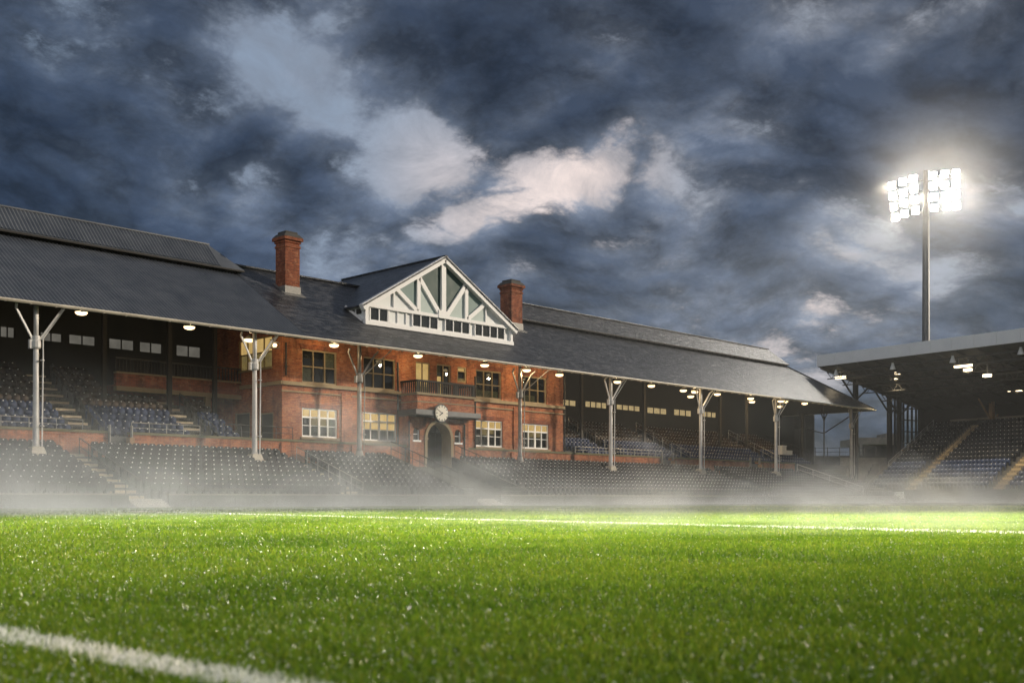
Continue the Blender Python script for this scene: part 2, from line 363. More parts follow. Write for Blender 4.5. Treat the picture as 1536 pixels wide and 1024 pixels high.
for (p0, p1, wd) in (NEAR, FAR):
    d = (p1 - p0).normalized(); nn = Vector((-d.y, d.x, 0)) * wd / 2; z = Vector((0, 0, .004)); mb = MB()
    mb.face([p0 - nn + z, p1 - nn + z, p1 + nn + z, p0 + nn + z]); o = mb.build('painted_line', 'linepaint')
    tag(o, None, None, None, 'structure')

# blades: nearer grass is denser; the far turf is the sheet below
def blades():
    VV = []; QQ = []; TT = []; MI_q = []; MI_t = []; base = 0
    bands = [(1.9, 4.2, 9500, .8), (4.2, 7.5, 4400, 1.0), (7.5, 13, 1800, 1.35), (13, 22, 640, 2.0), (22, 36, 210, 3.0), (36, 66, 60, 5.0)]
    for (d0, d1, dens, k) in bands:
        qm = .56
        area = qm * (d1 ** 2 - d0 ** 2); n = int(area * dens)
        d = np.sqrt(rng.uniform(d0 ** 2, d1 ** 2, n)); r = rng.uniform(-qm, qm, n) * d
        n2 = int(2 * 5.5 * (d1 - max(d0 - 2, .4) if d0 < 2 else d1 - d0) * min(dens, 2600) * .75); d2 = rng.uniform(max(d0 - 2, .4) if d0 < 2 else d0, d1, n2); r2 = (qm * d2 + rng.uniform(0, 5.5, n2)) * rng.choice([-1, 1], n2)
        d = np.concatenate([d, d2]); r = np.concatenate([r, r2]); n += n2
        x = d * FWD.x + r * RGT.x; y = d * FWD.y + r * RGT.y
        ok = y < 47.1; x, y, n = x[ok], y[ok], int(ok.sum())
        cl = .5 + .5 * np.sin(x * 5.1 + 2 * np.sin(y * 3.3)) * np.sin(y * 4.3 + 1.7 * np.sin(x * 2.9))
        h = (.012 + .017 * rng.random(n) + .008 * cl) * (.85 + .2 * k); wd = (.0017 + .0016 * rng.random(n)) * k
        ang = rng.uniform(0, 2 * np.pi, n); lean = rng.uniform(.15, .95, n) * h; la = rng.uniform(0, 2 * np.pi, n)
        ux, uy = np.cos(ang) * wd, np.sin(ang) * wd; lx, ly = np.cos(la) * lean, np.sin(la) * lean
        V = np.zeros((n, 5, 3))
        V[:, 0] = np.stack([x - ux, y - uy, 0 * x], 1); V[:, 1] = np.stack([x + ux, y + uy, 0 * x], 1)
        V[:, 2] = np.stack([x + ux * .8 + lx * .35, y + uy * .8 + ly * .35, h * .62], 1); V[:, 3] = np.stack([x - ux * .8 + lx * .35, y - uy * .8 + ly * .35, h * .62], 1)
        V[:, 4] = np.stack([x + lx, y + ly, h], 1)
        white = np.zeros(n, bool)
        for (p0, p1, w0) in (NEAR, FAR):
            dd = (p1 - p0).normalized(); dist = np.abs((x - p0.x) * -dd.y + (y - p0.y) * dd.x) + rng.normal(0, .012, n)
            white |= dist < w0 / 2
        white &= rng.random(n) < np.where(np.hypot(x, y) > 8, .85, .82)
        idx = base + np.arange(n)[:, None] * 5
        QQ.append(idx + np.array([[0, 1, 2, 3]])); TT.append(idx + np.array([[3, 2, 4]]))
        mi = np.where(white, 3, rng.choice([0, 0, 0, 1, 1, 2], n)); MI_q.append(mi); MI_t.append(mi)
        VV.append(V.reshape(-1, 3)); base += n * 5
    return np.concatenate(VV), np.concatenate(QQ), np.concatenate(TT), np.concatenate(MI_q + MI_t)
def blade_mat(name, c1, c2, tr):
    m, t = mat(name); p = gpos(t); n = t.noise(p, 1.3, 4, .6); n2 = t.noise(p, 60., 2, .5)
    c = t.mix(t.math('MULTIPLY_ADD', n2, .7, t.math('MULTIPLY_ADD', n, .9, -.3), clamp=True), c1, c2)
    c = t.mix(1.0, c, t.ramp(t.noise(p, .38, 4, .6), [(.33, (.62, .70, .62)), (.5, (1., 1., 1.)), (.68, (1.25, 1.14, 1.1))]), 'MULTIPLY')
    d = t.n('ShaderNodeBsdfDiffuse', {'Color': c}); tl = t.n('ShaderNodeBsdfTranslucent', {'Color': c}); g = t.n('ShaderNodeBsdfGlossy', {'Color': (1, 1, 1, 1), 'Roughness': .28})
    a = t.n('ShaderNodeMixShader', {0: tr, 1: d.outputs[0], 2: tl.outputs[0]}); b = t.n('ShaderNodeMixShader', {0: .02, 1: a.outputs[0], 2: g.outputs[0]})
    t.n('ShaderNodeOutputMaterial', {'Surface': b.outputs[0]}); return m
M['blade_a'] = blade_mat('grass_blade_deep', (.048, .102, .007), (.092, .172, .012), .5)
M['blade_b'] = blade_mat('grass_blade_bright', (.096, .168, .011), (.168, .256, .020), .5)
M['blade_c'] = blade_mat('grass_blade_yellow', (.145, .19, .016), (.235, .28, .030), .5)
M['blade_w'] = blade_mat('grass_blade_painted', (.58, .60, .56), (.80, .81, .78), .3)
V, Q, T, MI = blades()
tag(np_mesh('grass', V, Q, ['blade_a', 'blade_b', 'blade_c', 'blade_w'], MI, T), 'short wet grass blades of the pitch', None, None, 'stuff')
# dew: small beads on the blade tips, their glint painted as white base colour
m, t = mat('dew_white_glint'); pbr(t, Base_Color=(.93, .95, .95, 1), Roughness=.12, Specular_IOR_Level=1.0); M['dew'] = m
n = 7500; u = rng.random(n); d = 2.2 * (26 / 2.2) ** u; r = rng.uniform(-.56, .56, n) * d
x = d * FWD.x + r * RGT.x; y = d * FWD.y + r * RGT.y; z = rng.uniform(.016, .034, n)
rad = rng.uniform(.0007, .0017, n) * (1 + d * .13) * np.where(rng.random(n) < .06, 1.8, 1)
oc = np.array([[1, 0, 0], [0, 1, 0], [-1, 0, 0], [0, -1, 0], [0, 0, 1], [0, 0, -1]], float)
tri = np.array([[0, 1, 4], [1, 2, 4], [2, 3, 4], [3, 0, 4], [1, 0, 5], [2, 1, 5], [3, 2, 5], [0, 3, 5]])
V = (np.stack([x, y, z], 1)[:, None] + oc[None] * rad[:, None, None]).reshape(-1, 3); T = (np.arange(n)[:, None, None] * 6 + tri[None]).reshape(-1, 3)
tag(np_mesh('dew', V, np.zeros((0, 4), int), ['dew'], None, T), 'white dew drops on the grass, glint put into their colour', None, None, 'stuff')

# ------------------------------------------------------------------ old grandstand
YE, ZE, PIT = 53.0, 9.94, .62                 # eave line and roof pitch
YR = 62.0; ZR = ZE + PIT * (YR - YE)          # ridge
YB = 2 * YR - YE
def roofz(Y): return ZE + PIT * (Y - YE)
XL, XC = -12.0, XY(418, 56.0)                 # left end, where sheet meets slate
XE = XY(1312, YE); XHIP = XE - 5.8
gs = thing('grandstand', (60, 58, 0), 'long Victorian grandstand with slate and corrugated roof on pale iron columns', 'grandstand')
# corrugated sheet over the left wing: real ribs
mb = MB(); step = .11; xs = np.arange(XL, XC + .01, step)
for k in range(len(xs) - 1):
    z0 = .032 * (1 if k % 2 else -1); z1 = -z0
    mb.face([(xs[k], YE - .05, roofz(YE - .05) + z0), (xs[k + 1], YE - .05, roofz(YE - .05) + z1), (xs[k + 1], YR, ZR + z1), (xs[k], YR, ZR + z0)])
mb.slab([(XL, YE - .04, roofz(YE - .04) - .06), (XC, YE - .04, roofz(YE - .04) - .06), (XC, YR, ZR - .06), (XL, YR, ZR - .06)], .12, 1)
mb.slab([(XL, YR, ZR - .02), (XC, YR, ZR - .02), (XC, YB, ZE), (XL, YB, ZE)], .12, 0)
mb.build('corrugated_roof', ['corrugated', 'soffit'], gs)
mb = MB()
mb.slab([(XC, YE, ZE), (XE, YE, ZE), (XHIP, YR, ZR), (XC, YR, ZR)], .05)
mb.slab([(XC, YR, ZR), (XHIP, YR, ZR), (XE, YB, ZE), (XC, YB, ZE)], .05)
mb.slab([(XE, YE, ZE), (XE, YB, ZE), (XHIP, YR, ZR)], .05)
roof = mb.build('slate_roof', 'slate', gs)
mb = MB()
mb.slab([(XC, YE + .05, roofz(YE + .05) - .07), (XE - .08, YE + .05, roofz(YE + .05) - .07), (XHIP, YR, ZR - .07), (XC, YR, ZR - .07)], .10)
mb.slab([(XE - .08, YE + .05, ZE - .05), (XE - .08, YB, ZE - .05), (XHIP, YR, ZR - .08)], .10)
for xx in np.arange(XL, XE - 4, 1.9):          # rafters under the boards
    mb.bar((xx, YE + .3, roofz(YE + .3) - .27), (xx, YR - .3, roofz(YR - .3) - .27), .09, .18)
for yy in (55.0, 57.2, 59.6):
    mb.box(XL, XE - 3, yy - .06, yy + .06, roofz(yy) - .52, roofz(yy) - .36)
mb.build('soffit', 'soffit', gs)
mb = MB(); mb.bar((XC, YR, ZR + .06), (XHIP, YR, ZR + .06), .34, .10); mb.bar((XE, YE, ZE + .06), (XHIP, YR, ZR + .06), .22, .09)
mb.build('ridge_tiles', 'slate', gs)
mb = MB()
prof = [(-.16, 0), (.02, 0), (.02, -.05), (-.04, -.14), (-.12, -.14), (-.18, -.06)]
def gut(p0, p1, nx, ny):
    mb.slab([Vector(p0) + Vector((nx * a_, ny * a_, b_)) for a_, b_ in prof], 1.0, 0, Vector(p1) - Vector(p0))
gut((XL, YE - .02, ZE - .02), (XE, YE - .02, ZE - .02), 0, 1); gut((XE + .02, YE, ZE - .02), (XE + .02, YB, ZE - .02), -1, 0)
for xx in np.arange(XL + 1, XE, 1.2): mb.box(xx - .02, xx + .02, YE - .21, YE - .0, ZE - .19, ZE - .16)
mb.build('gutter', 'gutter', gs)
# raised lantern roofs along the ridge
def lantern(x0, x1, lh, rh, mt):
    o = sub('lantern_roof', gs); y0 = 60.35; z0 = roofz(y0) + .42; zr = 16.55
    yb = 2 * YR - y0; xl = x0 + (1.6 if lh else 0); xr = x1 - (1.6 if rh else 0); mb = MB()
    if mt == 'corrugated':
        q = np.arange(x0, xr, .11)
        for k in range(len(q) - 1):
            a = .045 * (1 if k % 2 else -1); mb.face([(q[k], y0, z0 + a + .06), (q[k + 1], y0, z0 - a + .06), (q[k + 1], YR, zr - a + .06), (q[k], YR, zr + a + .06)])
    mb.slab([(x0, y0, z0), (x1, y0, z0), (xr, YR, zr), (xl, YR, zr)], .09)
    mb.slab([(xl, YR, zr), (xr, YR, zr), (x1, yb, z0), (x0, yb, z0)], .09)
    if rh: mb.slab([(x1, y0, z0), (x1, yb, z0), (xr, YR, zr)], .09)
    if lh: mb.slab([(x0, yb, z0), (x0, y0, z0), (xl, YR, zr)], .09)
    mb.bar((xl, YR, zr + .03), (xr, YR, zr + .03), .22, .08)
    mb.build('sheet', mt, o)
    mb = MB(); mb.box(x0 + .35, x1 - .35, y0 + .30, yb - .30, roofz(y0) - .3, z0 - .06)
    for xx in np.arange(x0 + .5, x1 - .5, .8): mb.box(xx, xx + .06, y0 + .24, y0 + .30, roofz(y0) - .1, z0 - .02)
    mb.build('louvre', 'darkwood', o)
    mb = MB(); mb.box(x0 + .02, x1 - .02, y0 - .03, y0 - .002, z0 - .12, z0 - .015); mb.build('fascia_board', 'darkwood', o)
lantern(XL, XY(367, 60.35), False, True, 'corrugated')
lantern(XY(782, 60.35), XY(1184, 60.35), True, True, 'slate')
# chimneys
def chimney(px, wpx, pytop, pybase):
    q = (px - CX) / FPX; kx = (CT + q * ST) / (ST - q * CT); kd = kx * CT + ST
    Y = (ZE - CH - PIT * YE) / ((HZ - pybase) / FPX * kd - PIT); X = kx * Y; d = kd * Y; zt = CH + (HZ - pytop) / FPX * d
    a = wpx * d / FPX / 1.414 / 2; zb = roofz(Y)
    o = sub('chimney', gs); mb = MB(); mb.box(X - a, X + a, Y - a, Y + a, zb - .9, zt - .75); mb.box(X - a - .05, X + a + .05, Y - a - .05, Y + a + .05, zt - 1.05, zt - .92)
    mb.build('shaft', 'brick_dark', o)
    mb = MB(); mb.box(X - a - .06, X + a + .06, Y - a - .06, Y + a + .06, zt - .75, zt - .60); mb.box(X - a - .17, X + a + .17, Y - a - .17, Y + a + .17, zt - .60, zt - .402); mb.build('corbel', 'brick_dark', o)
    mb = MB(); b = a + .17; c_ = a - .02; mb.hexa([(X - b, Y - b, zt - .40), (X + b, Y - b, zt - .40), (X + b, Y + b, zt - .40), (X - b, Y + b, zt - .40), (X - c_, Y - c_, zt - .16), (X + c_, Y - c_, zt - .16), (X + c_, Y + c_, zt - .16), (X - c_, Y + c_, zt - .16)])
    mb.box(X - c_ + .08, X + c_ - .08, Y - c_ + .08, Y + c_ - .08, zt - .16, zt)
    mb.build('cap', 'concrete_dark', o)
    mb = MB(); f = a + .05; mb.box(X - f, X + f, Y - f, Y + f, zb - .75, zb + .12); mb.slab([(X - f - .2, Y - f - .3, roofz(Y - f - .3) + .03), (X + f + .2, Y - f - .3, roofz(Y - f - .3) + .03), (X + f + .2, Y + f, roofz(Y + f) + .03), (X - f - .2, Y + f, roofz(Y + f) + .03)], .02)
    mb.build('flashing', 'lead', o)
chimney(431.5, 36, 349, 434); chimney(767, 33, 421, 488)

# ------------------------------------------------------------------ half-timbered gable
YG = 56.05
GX0, GZ0 = P(546, 485, YG); GX1, _ = P(767, 517, YG); GAX, GAZ = P(665, 389, YG)
GZ0 = roofz(YG) + .03; GZP = P(545, 457, YG)[1]; GAX = (GX0 + GX1) / 2
gb = sub('roof_gable', gs)
ov = .32; sl_ = (GAZ - GZP) / (GAX - GX0); zo = GZP - ov * sl_
mb = MB(); yb = 67.5
mb.slab([(GX0 - ov, YG - .42, zo + .14), (GAX, YG - .42, GAZ + .14), (GAX, yb, GAZ + .14), (GX0 - ov, yb, zo + .14)], .10)
mb.slab([(GAX, YG - .42, GAZ + .14), (GX1 + ov, YG - .42, zo + .14), (GX1 + ov, yb, zo + .14), (GAX, yb, GAZ + .14)], .10)
mb.bar((GAX, YG - .42, GAZ + .17), (GAX, yb, GAZ + .17), .26, .08)
mb.build('slate_sheet', 'slate', gb)
mb = MB(); mb.slab([(GX0, YG + .02, GZ0 - .4), (GX1, YG + .02, GZ0 - .4), (GX1, YG + .02, GZP - .03), (GAX, YG + .02, GAZ - .03), (GX0, YG + .02, GZP - .03)], .2, 0, Vector((0, 1, 0)))
mb.box(GX0, GX0 + .12, YG + .23, 59.2, GZ0 - .4, GZP - .1); mb.box(GX1 - .12, GX1, YG + .23, 59.2, GZ0 - .4, GZP - .1)
mb.build('gable_wall', 'offwhite', gb)
def gx(cx_): return XY(480 + cx_ / 4.8, YG)           # crop pixels of the gable close-up
yA, yT = YG - .16, YG + .02
F = MB()
def tb(xa, za, xb, zb, wd, y0=yA): F.bar((xa, (y0 + yT) / 2, za), (xb, (y0 + yT) / 2, zb), yT - y0, wd, 0, Vector((0, 1, 0)).cross((Vector((xb, 0, zb)) - Vector((xa, 0, za))).normalized()))
tb(GX0 - ov, zo - .02, GAX, GAZ - .04, .40, YG - .36); tb(GX1 + ov, zo - .02, GAX, GAZ - .04, .44, YG - .36)
zR = GZP + .02; HZt = .22
F.box(GX0, GX1, yA - .02, yT, GZP - .10, GZP + .12); F.box(GX0 - .04, GX1 + .04, yA - .06, yT, GZ0 - .12, GZ0 + .16)
F.box(GX0, GX0 + .26, yA, yT, GZ0, GZP); F.box(GX1 - .22, GX1, yA, yT, GZ0, GZP)
def zroof(x): return GAZ - sl_ * abs(x - GAX) - .22
xk = gx(880); xl_, xr_ = gx(702), gx(1046); xs1, xs2 = gx(527), gx(1188)
F.box(xk - .2, xk + .2, yA - .03, yT, zR, zroof(xk)); F.box(xl_ - .15, xl_ + .15, yA, yT, zR, zroof(xl_)); F.box(xr_ - .15, xr_ + .15, yA, yT, zR, zroof(xr_))
F.box(xs1 - .05, xs1 + .05, yA + .05, yT, zR, zroof(xs1)); F.box(xs2 - .05, xs2 + .05, yA + .05, yT, zR, zroof(xs2))
tb(xk - .32, zR + .15, xl_ + .08, zroof(xl_) - .08, .33); tb(xk + .32, zR + .15, xr_ - .08, zroof(xr_) - .08, .33)
tb(xl_ - .1, zR + .1, gx(548), zroof(gx(548)) - .02, .29); tb(xr_ + .1, zR + .1, gx(1180), zroof(gx(1180)) - .02, .29)
F.box(xk - .5, xk + .5, yA - .05, yT, zR - .12, zR + .42)
def panel(pts, mt):
    mb = MB(); mb.slab([(x_, YG - .015, z_) for x_, z_ in pts], .03, 0, Vector((0, 1, 0))); mb.build('infill_panel', mt, gb)
Zr = zR + .1
panel([(xl_, zroof(xl_)), (xk, Zr), (xk, zroof(xk) + .1)], 'green_dark'); panel([(xk, Zr), (xr_, zroof(xr_)), (xk, zroof(xk) + .1)], 'green_dark')
panel([(xl_, zroof(xl_)), (xl_, Zr), (xk, Zr)], 'mint'); panel([(xr_, zroof(xr_)), (xk, Zr), (xr_, Zr)], 'mint')
panel([(gx(548), zroof(gx(548))), (xl_, Zr), (xl_, zroof(xl_))], 'green_mid'); panel([(xr_, Zr), (gx(1180), zroof(gx(1180))), (xr_, zroof(xr_))], 'green_mid')
panel([(gx(548), zroof(gx(548))), (xs1, Zr), (xl_, Zr)], 'offwhite'); panel([(xr_, Zr), (xs2, Zr), (gx(1180), zroof(gx(1180)))], 'mint')
wz0, wz1 = GZ0 + .24, GZP - .13
groups = [([(360, 412), (428, 480)], 'room'), ([(497, 550), (556, 612)], 'offwhite'), ([(665, 712), (728, 776), (792, 840)], 'room'), ([(900, 946), (962, 1006), (1022, 1068)], 'room'), ([(1114, 1156), (1170, 1210), (1225, 1262), (1280, 1320)], 'room')]
for g_, mt in groups:
    x0, x1 = gx(g_[0][0]), gx(g_[-1][1]); w_ = sub('window', gb) if False else None
    fb = MB(); fb.box(x0 - .09, x1 + .09, yA + .06, yT, wz1, wz1 + .07); fb.box(x0 - .12, x1 + .12, yA - .02, yT, wz0 - .08, wz0)
    edges = [x0 - .09] + [(gx(g_[k][1]) + gx(g_[k + 1][0])) / 2 - .035 for k in range(len(g_) - 1)] + [x1]
    for e in edges: fb.box(e, e + .08, yA + .06, yT, wz0, wz1)
    fb.box(x0 - .05, x1 + .05, YG - .012, YG - .004, wz0, wz1, 1)
    if mt == 'room': fb.box(x0 - .02, x1 + .02, YG - .045, YG - .035, wz0, wz1, 2)
    fb.build('window', ['white', mt, 'glass'], gb)
F.build('timber_frame', 'white', gb)
mb = MB(); mb.box(GX0 - .05, GX0 - .004, YG + .25, YG + 1.35, GZ0 + .62, GZP - .22, 1); mb.box(GX0 - .10, GX0 - .004, YG + .75, YG + .83, GZ0 + .5, GZP - .2); mb.bar((GX0 - .06, YG + .1, GZ0 + .16), (GX0 - .06, YG + 1.9, roofz(YG + 1.9) + .12), .1, .16); mb.bar((GX0 - .06, YG - .1, GZP - .12), (GX0 - .06, YG + 2.2, GZP - .12), .1, .14)
mb.build('side_window', ['white', 'room'], gb)

# ------------------------------------------------------------------ columns
def column(px, Y, zb, grey=False):
    X = XY(px, Y); mt = 'column_grey' if grey else 'column'; o = sub('column', gs); zc = 7.75; zt = roofz(Y) - .2
    mb = MB(); mb.lathe([(.19, 0), (.155, .25), (.142, 3.0), (.128, zc - zb)], (X, Y, zb + .55), 12); mb.box(X - .09, X + .09, Y - .09, Y + .09, zc + .5, zt); mb.build('shaft', mt, o, True)
    mb = MB(); b = .36; c_ = .27; mb.box(X - b, X + b, Y - b, Y + b, zb - .5, zb + .32)
    mb.hexa([(X - b, Y - b, zb + .32), (X + b, Y - b, zb + .32), (X + b, Y + b, zb + .32), (X - b, Y + b, zb + .32), (X - c_, Y - c_, zb + .62), (X + c_, Y - c_, zb + .62), (X + c_, Y + c_, zb + .62), (X - c_, Y + c_, zb + .62)])
    if grey:
        mb = MB(); mb.lathe([(.34, -.3), (.34, .12), (.22, .5), (.2, .6)], (X, Y, zb), 12)
    mb.build('plinth', 'plinth' if not grey else 'column_grey', o)
    mb = MB(); mb.lathe([(.20, 0), (.24, .06), (.24, .34), (.20, .42), (.20, .62)], (X, Y, zc), 12); mb.box(X - .34, X - .18, Y - .1, Y + .1, zc - .02, zc + .42); mb.build('collar', mt, o)
    mb = MB(); mb.box(X - .28, X + .28, Y - .13, Y + .13, zt - .25, zt + .02); mb.build('capital', mt, o)
    for s_ in (-1, 1):
        mb = MB(); mb.bar((X + s_ * .12, Y, zc + .35), (X + s_ * 1.05, Y - .25, ZE - .35), .075, .095); mb.tube([(X + s_ * 1.05, Y - .25, ZE - .37), (X + s_ * 1.12, Y - .50, ZE - .17)], .06, 8); mb.build('bracket', mt, o)
    mb = MB(); mb.tube([(X + 1.1, YE - .1, ZE - .2), (X + .26, Y - .2, zc + .5), (X + .26, Y - .2, zc - .3), (X + .20, Y - .22, zb + .6)], .034, 8)
    for zz in (zc - .6, zb + 1.6): mb.box(X + .14, X + .29, Y - .29, Y - .14, zz, zz + .06)
    mb.build('downpipe', mt, o, True)
for px_ in (54, 382, 916, 1051, 1164): column(px_, 53.6, 2.35)
column(1277, 53.6, 2.2, True)
for px_ in (539, 780): column(px_, 54.75, 2.85, True)
column(-330, 53.6, 2.35)
for px_, Y in ((156, 60.2), (254, 60.2), (322, 60.2), (872, 59.5), (966, 59.5), (1080, 59.5), (1120, 59.5)):
    X = XY(px_, Y); o = sub('inner_column', gs); mb = MB(); zt = roofz(Y) - .3
    mb.box(X - .12, X + .12, Y - .12, Y + .12, 4.2, zt); mb.build('shaft', 'darkwood' if px_ < 800 else 'soffit', o)
    mb = MB()
    for s_ in (-1, 1): mb.tube([(X + s_ * .1, Y, zt - 2.4), (X + s_ * .7, Y, zt - 1.5), (X + s_ * 1.9, Y, zt - 1.1)], .07, 6)
    mb.bar((X - 5, Y, zt - 1.05), (X + 5, Y, zt - 1.05), .14, .16); mb.build('bracket', 'soffit', o)
for px_, Y, rr in ((1204, 61.5, .30), (1236, 58.2, .07)):      # open end of the stand
    X = XY(px_, Y); o = sub('end_column', gs); mb = MB(); mb.tube([(X, Y, 3), (X, Y, ZE + 1.0)], rr, 10); mb.build('shaft', 'iron', o)
    mb = MB(); mb.bar((X, Y, ZE - 1.0), (X - 1.0, Y, ZE + .2), .1, .1); mb.bar((X, Y, ZE - 1.0), (X + 1.0, Y, ZE + .2), .1, .1); mb.build('bracket', 'iron', o)
xa, xb_, xc_, xd_ = XY(1192, 62), XY(1212, 61), XY(1236, 58.2), XY(1274, 53.8)
mb = MB(); zb_ = 7.9; mb.tube([(xa, 62, 8.4), (xb_, 61, 8.3), (xc_ - .6, 59, 7.8), (xc_, 58.2, 7.55)], .06, 6); mb.tube([(xc_, 58.2, 7.55), (xd_, 53.8, 9.0)], .06, 6); mb.build('tie_rod', 'iron', gs)

# ------------------------------------------------------------------ back wall, windows behind the seats
YW = 64.2
XWE = XY(1191, YW)
def holes_wall(mb, x0, x1, z0, z1, y, holes, depth=.3, mi=0, flip=False, fx=None):
    """flat wall facing -Y at y (or facing -X at x=fx, then x is y), with rectangular reveals"""
    xs = sorted({x0, x1, *[h[0] for h in holes], *[h[1] for h in holes]}); zs = sorted({z0, z1, *[h[2] for h in holes], *[h[3] for h in holes]})
    xs = [q for q in xs if x0 <= q <= x1]; zs = [q for q in zs if z0 <= q <= z1]
    def pt(a, b, dd): return (a, y + dd, b) if fx is None else (fx + dd, a, b)
    for i in range(len(xs) - 1):
        for j in range(len(zs) - 1):
            cx_, cz = (xs[i] + xs[i + 1]) / 2, (zs[j] + zs[j + 1]) / 2
            if any(h[0] < cx_ < h[1] and h[2] < cz < h[3] for h in holes): continue
            mb.face([pt(xs[i], zs[j], 0), pt(xs[i + 1], zs[j], 0), pt(xs[i + 1], zs[j + 1], 0), pt(xs[i], zs[j + 1], 0)], mi)
    for (a, b, c_, d_) in holes:
        for (p_, q_) in (((a, c_), (b, c_)), ((b, c_), (b, d_)), ((b, d_), (a, d_)), ((a, d_), (a, c_))):
            mb.face([pt(*p_, 0), pt(*q_, 0), pt(*q_, depth), pt(*p_, depth)], mi)
lw = [(0, 23, 489, 507), (60, 94, 498, 513), (103, 144, 502, 518), (163, 202, 508, 525), (209, 244, 513, 530), (264, 302, 518, 536)]
rw = [(844, 865, 599, 609, 2), (878, 911, 602, 612, 4), (925, 961, 607, 616, 4), (971, 1001, 611, 621, 3), (1011, 1038, 614, 624, 3), (1054, 1075, 617, 626, 3), (1010, 1034, 614, 624, 0)]
mb = MB(); hs = []
for q in lw:
    x0, z1 = P(q[0], q[2], YW); x1, z0 = P(q[1], q[3], YW); zz = [(P(q[0], q[3], YW)[1] + P(q[1], q[3], YW)[1]) / 2 - .05, (P(q[0], q[2], YW)[1] + z1) / 2]
    zz[0] = min(zz); zz[1] = P((q[0] + q[1]) / 2, q[2], YW)[1]; zz[0] = P((q[0] + q[1]) / 2, q[3], YW)[1]
    hs.append((x0, x1, zz[0], zz[1], 2, 'pane_pale'))
for q in rw:
    if q[4]:
        x0, x1 = XY(q[0], YW), XY(q[1], YW); c_ = (q[0] + q[1]) / 2
        hs.append((x0, x1, P(c_, q[3], YW)[1], P(c_, q[2], YW)[1], q[4], 'pane_lit'))
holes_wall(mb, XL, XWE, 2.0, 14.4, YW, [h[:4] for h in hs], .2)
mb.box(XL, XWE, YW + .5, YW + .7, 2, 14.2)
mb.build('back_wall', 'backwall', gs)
for (x0, x1, z0, z1, nn, mt) in hs:
    o = sub('window', gs); mb = MB(); f = .06
    mb.box(x0, x1, YW + .02, YW + .1, z0, z0 + f); mb.box(x0, x1, YW + .02, YW + .1, z1 - f, z1)
    for k in range(nn + 1):
        xx = x0 + (x1 - x0 - f) * k / nn; mb.box(xx, xx + f, YW + .03, YW + .11, z0 + f, z1 - f)
    mb.build('frame', 'darkwood', o); mb = MB(); mb.box(x0, x1, YW + .13, YW + .14, z0, z1); mb.build('pane', mt, o)
mb = MB(); mb.box(XWE, XWE + .2, YW - 2.5, YB - 1, 2, 12.2); mb.build('end_wall', 'backwall', gs)

# ------------------------------------------------------------------ seating terraces
RW, RISE0 = .80, .27
Y0 = 47.95
AIS = [24.3, 37.6, 82.0, 97.2]; RACE = (45.3, 51.2)
NLOW = 9
lt = thing('lower_terrace', (60, 51, 0), 'stepped dark lower terrace between the pitch boards and the brick parapet', 'terrace')
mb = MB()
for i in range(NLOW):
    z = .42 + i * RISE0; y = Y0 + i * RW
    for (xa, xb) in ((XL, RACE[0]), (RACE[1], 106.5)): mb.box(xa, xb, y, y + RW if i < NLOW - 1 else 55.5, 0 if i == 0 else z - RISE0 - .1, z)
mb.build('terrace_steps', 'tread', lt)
def stairs(xc, wd, y0, z0, n, rise, run, parent, mt='step', sub_=2):
    mb = MB()
    for i in range(n * sub_):
        y = y0 + i * run / sub_; z = z0 + (i + 1) * rise / sub_
        mb.box(xc - wd / 2, xc + wd / 2, y, y + run / sub_ - .004, z - rise / sub_ - .06, z); mb.box(xc - wd / 2, xc + wd / 2, y - .015, y + .03, z, z + .006, 1)
    mb.build('stairway', [mt, 'step_white'], parent)
for a in AIS: stairs(a, 1.15, Y0 + .05, .42 - RISE0 + .14, NLOW, RISE0, RW, lt)
for a in (24.6, 46.9):       # steps down to the grass through the boards
    mb = MB()
    for i in range(5): mb.box(a - .85, a + .85, 46.9 + i * .21, 46.9 + (i + 1) * .21 - .004 + (.5 if i == 4 else 0), 0, .085 * (i + 1)); mb.box(a - .85, a + .85, 46.88 + i * .21, 46.9 + i * .21 + .05, .085 * (i + 1), .085 * (i + 1) + .006, 1)
    mb.build('pitch_steps', ['step_white', 'white'], lt)
# players' way down from the arch
mb = MB()
for i in range(12): mb.box(RACE[0] + .25, RACE[1] - .25, 48.0 + i * .6, 48.6 + i * .6 + (.6 if i == 11 else 0), 0, .34 + i * .20)
mb.build('players_ramp', 'pitchwall', lt)
for x_ in (RACE[0], RACE[1] - .25):
    mb = MB(); mb.slab([(x_, Y0, .95), (x_, 55.2, 3.3), (x_, 55.2, 0), (x_, Y0, 0)], .25, 0, Vector((1, 0, 0))); mb.build('ramp_wall', 'pitchwall', lt)

YP = 55.5; PZ = 4.0
ULX = [26.0, 32.8]; URX = [71.0, 80.6, 96.3]
PAVX0, PAVX1 = XY(423, 56.4), XY(845, 56.4)
def upper(name, label, x0, x1, n, rise, ais, cut=None):
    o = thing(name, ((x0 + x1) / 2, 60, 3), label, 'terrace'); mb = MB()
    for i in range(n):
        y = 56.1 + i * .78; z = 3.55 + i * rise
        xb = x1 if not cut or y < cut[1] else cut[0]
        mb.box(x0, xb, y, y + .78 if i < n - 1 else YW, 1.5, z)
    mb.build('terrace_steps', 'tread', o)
    for a in ais:
        nn = n if not cut or a < cut[0] else sum(1 for i in range(n) if 56.1 + i * .78 < cut[1])
        stairs(a, 1.1, 56.1, 3.55 - rise + .15, nn, rise, .78, o)
    return o
GALX = 29.6
upper('upper_terrace', 'dark upper terrace with blue seats under the corrugated roof, left of the pavilion', XL, PAVX0 - 2.6, 10, .43, ULX, (GALX, 60.9))
UT2 = upper('upper_terrace', 'upper terrace of blue and brown seats under the slate roof, right of the pavilion', PAVX1 + .2, 104.0, 9, .37, URX)

